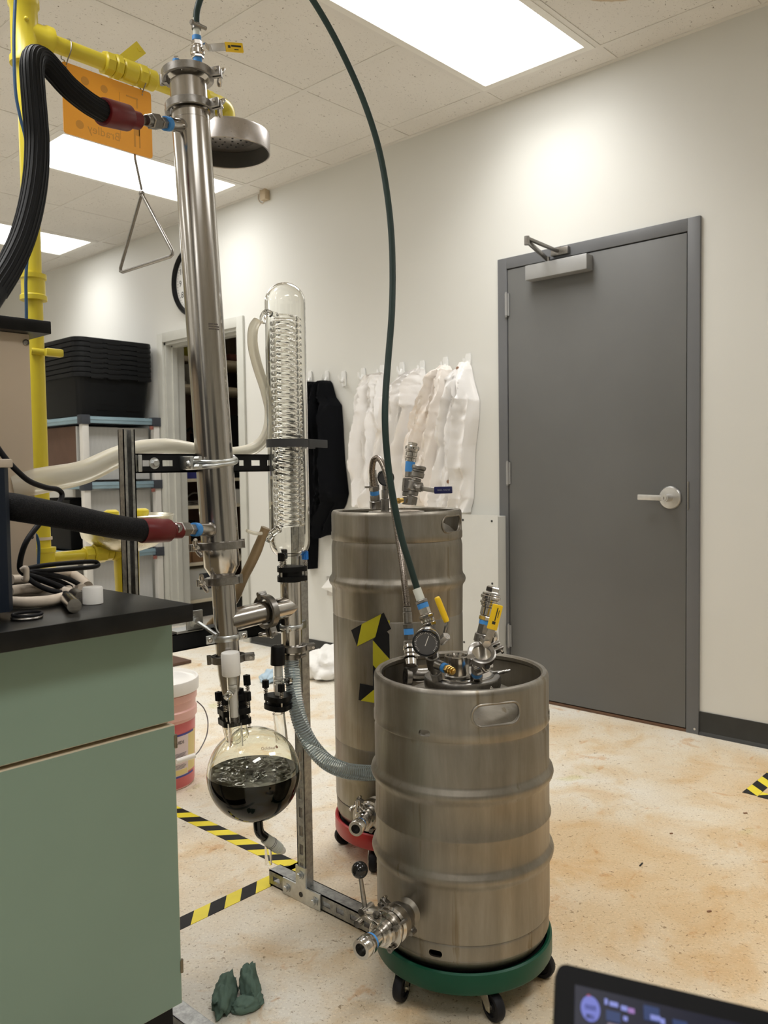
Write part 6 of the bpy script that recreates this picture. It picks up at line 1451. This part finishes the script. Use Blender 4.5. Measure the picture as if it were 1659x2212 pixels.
def lab(name, a0, a1, z0, z1, mat, o=.0012): return t.p(name, MB().lathe([(rl_(z0, o), z0), (rl_(z1, o), z1), (rl_(z1, o)-.0006, z1), (rl_(z0, o)-.0006, z0)], bc_, (0, 0, 1), 30, a0, a1), mat)
# basis((0,0,1)) measures angles from x via u = z cross... : u=(0,0,1)x, solve the sign once
uu, vv, _n = basis((0, 0, 1))
def ang(th): d_ = V(math.cos(th), math.sin(th), 0); return math.atan2(d_.dot(vv), d_.dot(uu))
A0, A1 = -3.2, -1.16
lo_ = sorted((ang(A0) if True else 0, ang(A1)))
def arc(t0, t1): s = ang(t0); return (s, s+(t1-t0)*(1 if (ang(t0+.01)-ang(t0)) > 0 else -1))
lab('pail_label', *arc(-3.2, -1.22), .052, .200, 'label_pink'); lab('yellow_label', *arc(-1.22, -.80), .06, .205, 'label_yellow'); lab('label_stripe', *arc(-3.2, -.95), .200, .207, 'label_blue', .0014); lab('label_stripe', *arc(-3.2, -.95), .046, .053, 'label_blue', .0014)
lab('label_box', *arc(-3.0, -1.25), .056, .075, 'label_yellow', .0016)
def onpail(th0, z0):
    def fn(x, y, z): z_ = z0+y; r_ = rl_(z_, .0018)+z; th = th0+x/r_; return bc_+V(r_*math.cos(th), r_*math.sin(th), z_)
    return fn
text('FLUIDS', .017, (0, 0, 0), (1, 0, 0), (0, 1, 0), 'ink', t.o, bc_, 'label_text', .0002, align='RIGHT', fn=onpail(-1.38, .176))
for q in range(9):
    for th0, th1 in ((-2.2, -1.3),): 
        z = .135-.0042*q if q < 5 else .092-.0042*(q-5); lab('label_line', *arc(th0, th1-.03*(q % 3)), z, z+.0016, 'ink_grey', .0016)
hd_ = []
for q in range(13):
    a = q/12; th = -.80-1.1*a*0; hd_.append(None)
ha, hb_ = V(bc_.x+.150*math.cos(-.72), bc_.y+.150*math.sin(-.72), .30), None
pts = [ha, ha+V(.020, -.016, -.03), ha+V(.026, -.030, -.075), ha+V(.010, -.042, -.125), ha+V(-.030, -.055, -.165), ha+V(-.058, -.062, -.178)]
t.p('bail_wire', MB().tube(pts, .0022, 8, 6), 'ink_grey'); t.p('bail_grip', MB().cyl(pts[-1], pts[-1]+V(-.075, .004, -.004), .0095, seg=16), 'pail_lid')
# crumpled white bag, blue mask, green rag
def rag(name, mat, label, cat, c, lobes, seed, freq=18, amp=.018, group=None):
    t = Thing(name, label, cat, (c[0], c[1], 0))
    for i, (dx, dy, rx, ry, rz, rot) in enumerate(lobes):
        b_ = MB().sphere((0, 0, 0), 1, 48)
        for v in b_.bm.verts:
            p_ = v.co.copy(); s_ = 1+.22*noise.noise(p_*2.2+V(seed, i, 0))+.13*noise.noise(p_*5+V(i, seed, 2))
            cr_ = math.cos(rot); sr = math.sin(rot); x, y = p_.x*rx*s_, p_.y*ry*s_
            v.co = V(c[0]+dx+x*cr_-y*sr, c[1]+dy+x*sr+y*cr_, max(.001+.002*(p_.z+1), rz*.45+p_.z*rz*.75*s_))
            v.co += V(noise.noise(v.co*freq*2), noise.noise(v.co*freq*2+V(9, 0, 0)), .6*noise.noise(v.co*freq*1.6+V(0, 7, 0)))*amp*.5*min(1, v.co.z/.012)
            cz = abs(noise.noise(V(v.co.x*freq, v.co.y*freq, seed))); v.co.z -= amp*.9*max(0, .22-cz)/.22*min(1, max(0, v.co.z)/.02); v.co.z = max(v.co.z, .001)
        t.p('cloth', b_, mat, ang=75)
    return t
q = V(3.2441, 3.4413, 0.0300); rag('white_bag', 'white_cloth', 'crumpled white bag on the floor between the strut post and the tall keg', 'bag', q, [(0, 0, .20, .15, .13, .6), (.12, -.12, .12, .10, .09, .2)], 3, 5, .008)
q = V(2.9368, 3.5914, 0.0200); rag('face_mask', 'mask_blue', 'pale blue face mask lying on the floor behind the flask necks', 'mask', q, [(0, 0, .085, .06, .05, .5)], 6, 12, .012)
q = V(1.0723, 1.4534, 0.0120); rag('shop_rag', 'rag', 'crumpled dark green rag on the floor in front of the cabinet', 'rag', q, [(-.020, .012, .025, .064, .046, -.80), (.036, -.002, .021, .054, .050, -.55), (.0, -.040, .036, .022, .024, -.3)], 8, 16, .007)
one('cardboard_sheet', MB().bx(2.3, 2.9, 4.3, 4.9, .002, .02, .003), 'cardboard_dark', 'flat brown cardboard lying on the floor behind the lower black strut bar', 'cardboard', (2.5, 4.5, 0))
# hazard tape on the floor: bands of slanting stripes
def tape(p0, p1, w_, label, ph=0., pitch=.105, group=None):
    p0, p1 = V(p0), V(p1); d_ = (p1-p0); L = d_.length; d_.normalize(); s_ = V(-d_.y, d_.x, 0)
    t = Thing('floor_tape', label, 'tape', (p0+p1)/2)
    sk = w_*.9; k = 0; x = -sk-ph
    while x < L:
        x1 = x+pitch/2; poly = []
        for (a, bb) in (((x, 0), (x1, 0)), ((x1+sk, w_), (x+sk, w_))):
            for q in (a, bb): poly.append(q)
        # clip to 0..L
        def clip(pl, val, keep):
            out = []
            for i in range(len(pl)):
                A, B = pl[i], pl[(i+1) % len(pl)]; ia, ib = keep(A[0]), keep(B[0])
                if ia: out.append(A)
                if ia != ib: f_ = (val-A[0])/(B[0]-A[0]); out.append((val, A[1]+(B[1]-A[1])*f_))
            return out
        pl = clip(poly, 0, lambda v: v >= 0); pl = clip(pl, L, lambda v: v <= L) if len(pl) > 2 else []
        if len(pl) > 2: t.p('tape_stripe', MB().prism(pl, p0-s_*w_/2, d_, s_, .0012), 'hazard_yellow' if k % 2 == 0 else 'hazard_black', flat=True)
        x = x1; k += 1
    return t
TYc = 1.838; TXc = 1.556
tape((1.568, 2.60, 0), (1.568, TYc-.02, 0), .052, 'hazard tape on the floor running from the pink pail towards the strut post')
tape((1.05, 1.815, .0), (1.60, 1.815, .0), .052, 'hazard tape on the floor under the flask drain, ending at the strut foot', .03)
q = V(2.9781, 1.0372, 0.0000)
tape((q.x, q.y-.012, 0), (q.x+.5, q.y-.012, 0), .052, 'hazard tape strip on the open floor pointing at the baseboard past the door', .06)
tape((q.x+.02, q.y-.04, 0.0), (q.x+.02, q.y-.7, 0.0), .052, 'hazard tape strip on the open floor running parallel to the baseboard past the door', .02)

# ================================================================== laptop
o_ = V(0.5264, 0.3188, 0.7863); ex = (V(0.6106, 0.1965, 0.7607)-o_).normalized(); dn = V(0.4909, 0.3039, 0.7636)-o_; dn = (dn-ex*dn.dot(ex)).normalized(); nn = ex.cross(-dn).normalized()
LW, LH = .335, .215
t = Thing('laptop', 'black laptop with a lit dark blue screen at the bottom corner', 'laptop', o_+ex*LW/2+dn*LH)
lp_ = lambda x, y, z=0: o_+ex*x+dn*y+nn*z
b_ = MB(); b_.prism([(x, -y) for x, y in [(LW/2+a, LH/2+bb) for a, bb in rrect(LW, LH, .008, 5)]][::1], o_-nn*.009, ex, -dn, .009); t.p('screen_lid', b_, 'laptop')
b_ = MB(); b_.prism([(.0135, -.0135), (LW-.0135, -.0135), (LW-.0135, -LH+.02), (.0135, -LH+.02)], o_+nn*.0002, ex, -dn, .0004); scr = t.p('screen', b_, 'screen', flat=True)
def quad(x, y, w_, h_, mat, nm='screen_item'):
    b_ = MB(); b_.prism([(x, -y), (x+w_, -y), (x+w_, -y-h_), (x, -y-h_)], o_+nn*.0008, ex, -dn, .0002); t.p(nm, b_, mat, scr, flat=True)
b_ = MB(); b_.prism([(.0245+.0068*math.cos(a), -.028+.0088*math.sin(a)) for a in [i*PI/12 for i in range(24)]], o_+nn*.0008, ex, -dn, .0002); t.p('screen_badge', b_, 'scr_badge', scr, flat=True)
rnd = random.Random(4)
quad(.0220, .0185, .0025, .0018, 'scr_red'); quad(.0205, .0255, .008, .0035, 'screen'); quad(.0215, .0320, .006, .003, 'screen')
for x, y, w_, h_, m_ in ((.0345, .0185, .0022, .004, 'scr_text'), (.038, .0195, .006, .0032, 'scr_text'), (.046, .0205, .0045, .0034, 'scr_text'), (.051, .021, .0045, .0034, 'scr_pink'), (.0355, .026, .010, .007, 'scr_blue'), (.0475, .0275, .003, .003, 'scr_text'),
   (.062, .0165, .011, .010, 'scr_blue'), (.0665, .022, .007, .0035, 'scr_text'), (.0735, .023, .003, .004, 'scr_text'), (.0365, .0345, .009, .003, 'scr_tan'), (.055, .0345, .004, .003, 'scr_text'), (.082, .0215, .010, .005, 'scr_blue'), (.095, .0245, .008, .006, 'scr_blue'), (.077, .029, .009, .003, 'scr_text'), (.110, .026, .012, .006, 'scr_blue'), (.03, .041, .05, .02, 'scr_tan'), (.09, .045, .08, .03, 'scr_blue'), (.016, .06, .15, .02, 'scr_blue')):
    quad(x, y, w_, h_, m_)
b_ = MB(); cdir = (nn*.95+dn*.2).normalized()
b_.bar(o_+ex*LW/2+dn*(LH+.006), o_+ex*LW/2+dn*(LH+.006)+cdir*.22, .016, LW, ex, .004); t.p('keyboard_base', b_, 'laptop')

for q, l_, w_, a, m_, lb in ((V(2.2375, 1.0738, 0.0020), .022, .004, .9, 'ink', 'thin black splinter lying on the open floor'), (V(2.4929, 1.0962, 0.0020), .010, .0045, .1, 'tan_text', 'small rusty chip on the floor near the door'),
   (V(2.8014, 0.9782, 0.0020), .013, .006, .2, 'tan_text', 'brown chip on the floor just behind the taped corner'), (V(2.1112, 0.8264, 0.0020), .012, .0055, .3, 'tan_text', 'brown chip on the floor above the laptop lid')):
    b_ = MB().bar(q-V(math.cos(a-.8), math.sin(a-.8), 0)*l_/2, q+V(math.cos(a-.8), math.sin(a-.8), 0)*l_/2, w_, .003, (0, 0, 1), .001); one('floor_chip', b_, m_, lb, 'chip', q)
# dark panels added behind the viewer to put dark bands in steel reflections
def dark_panel(name, x0, x1, y0, y1, z0, z1):
    r_ = bpy.data.objects.new(name, None); C.objects.link(r_); r_.location = ((x0+x1)/2, (y0+y1)/2, z0); r_['kind'] = 'structure'
    build('dark_panel_frame', MB().bx(x0, x1, y0, y1, z0, z1), 'alu_paint', r_, r_.location); g = .05 if x1-x0 > .2 else 0; k = .05 if y1-y0 > .2 else 0
    build('dark_panel_face', MB().bx(x0+g-(.004 if not g else 0), x1-g+(.004 if not g else 0), y0+k-(.004 if not k else 0), y1-k+(.004 if not k else 0), z0+.05, z1-.05), 'black_gloss', r_, r_.location)
dark_panel('added_dark_panel_1', XL, XL+.03, -1.6, .2, 1.0, 2.3); dark_panel('added_dark_panel_2', XL, XL+.03, .8, 2.6, 1.0, 2.3); dark_panel('added_dark_panel_3', -1.2, .6, Y0, Y0+.03, .9, 2.3)
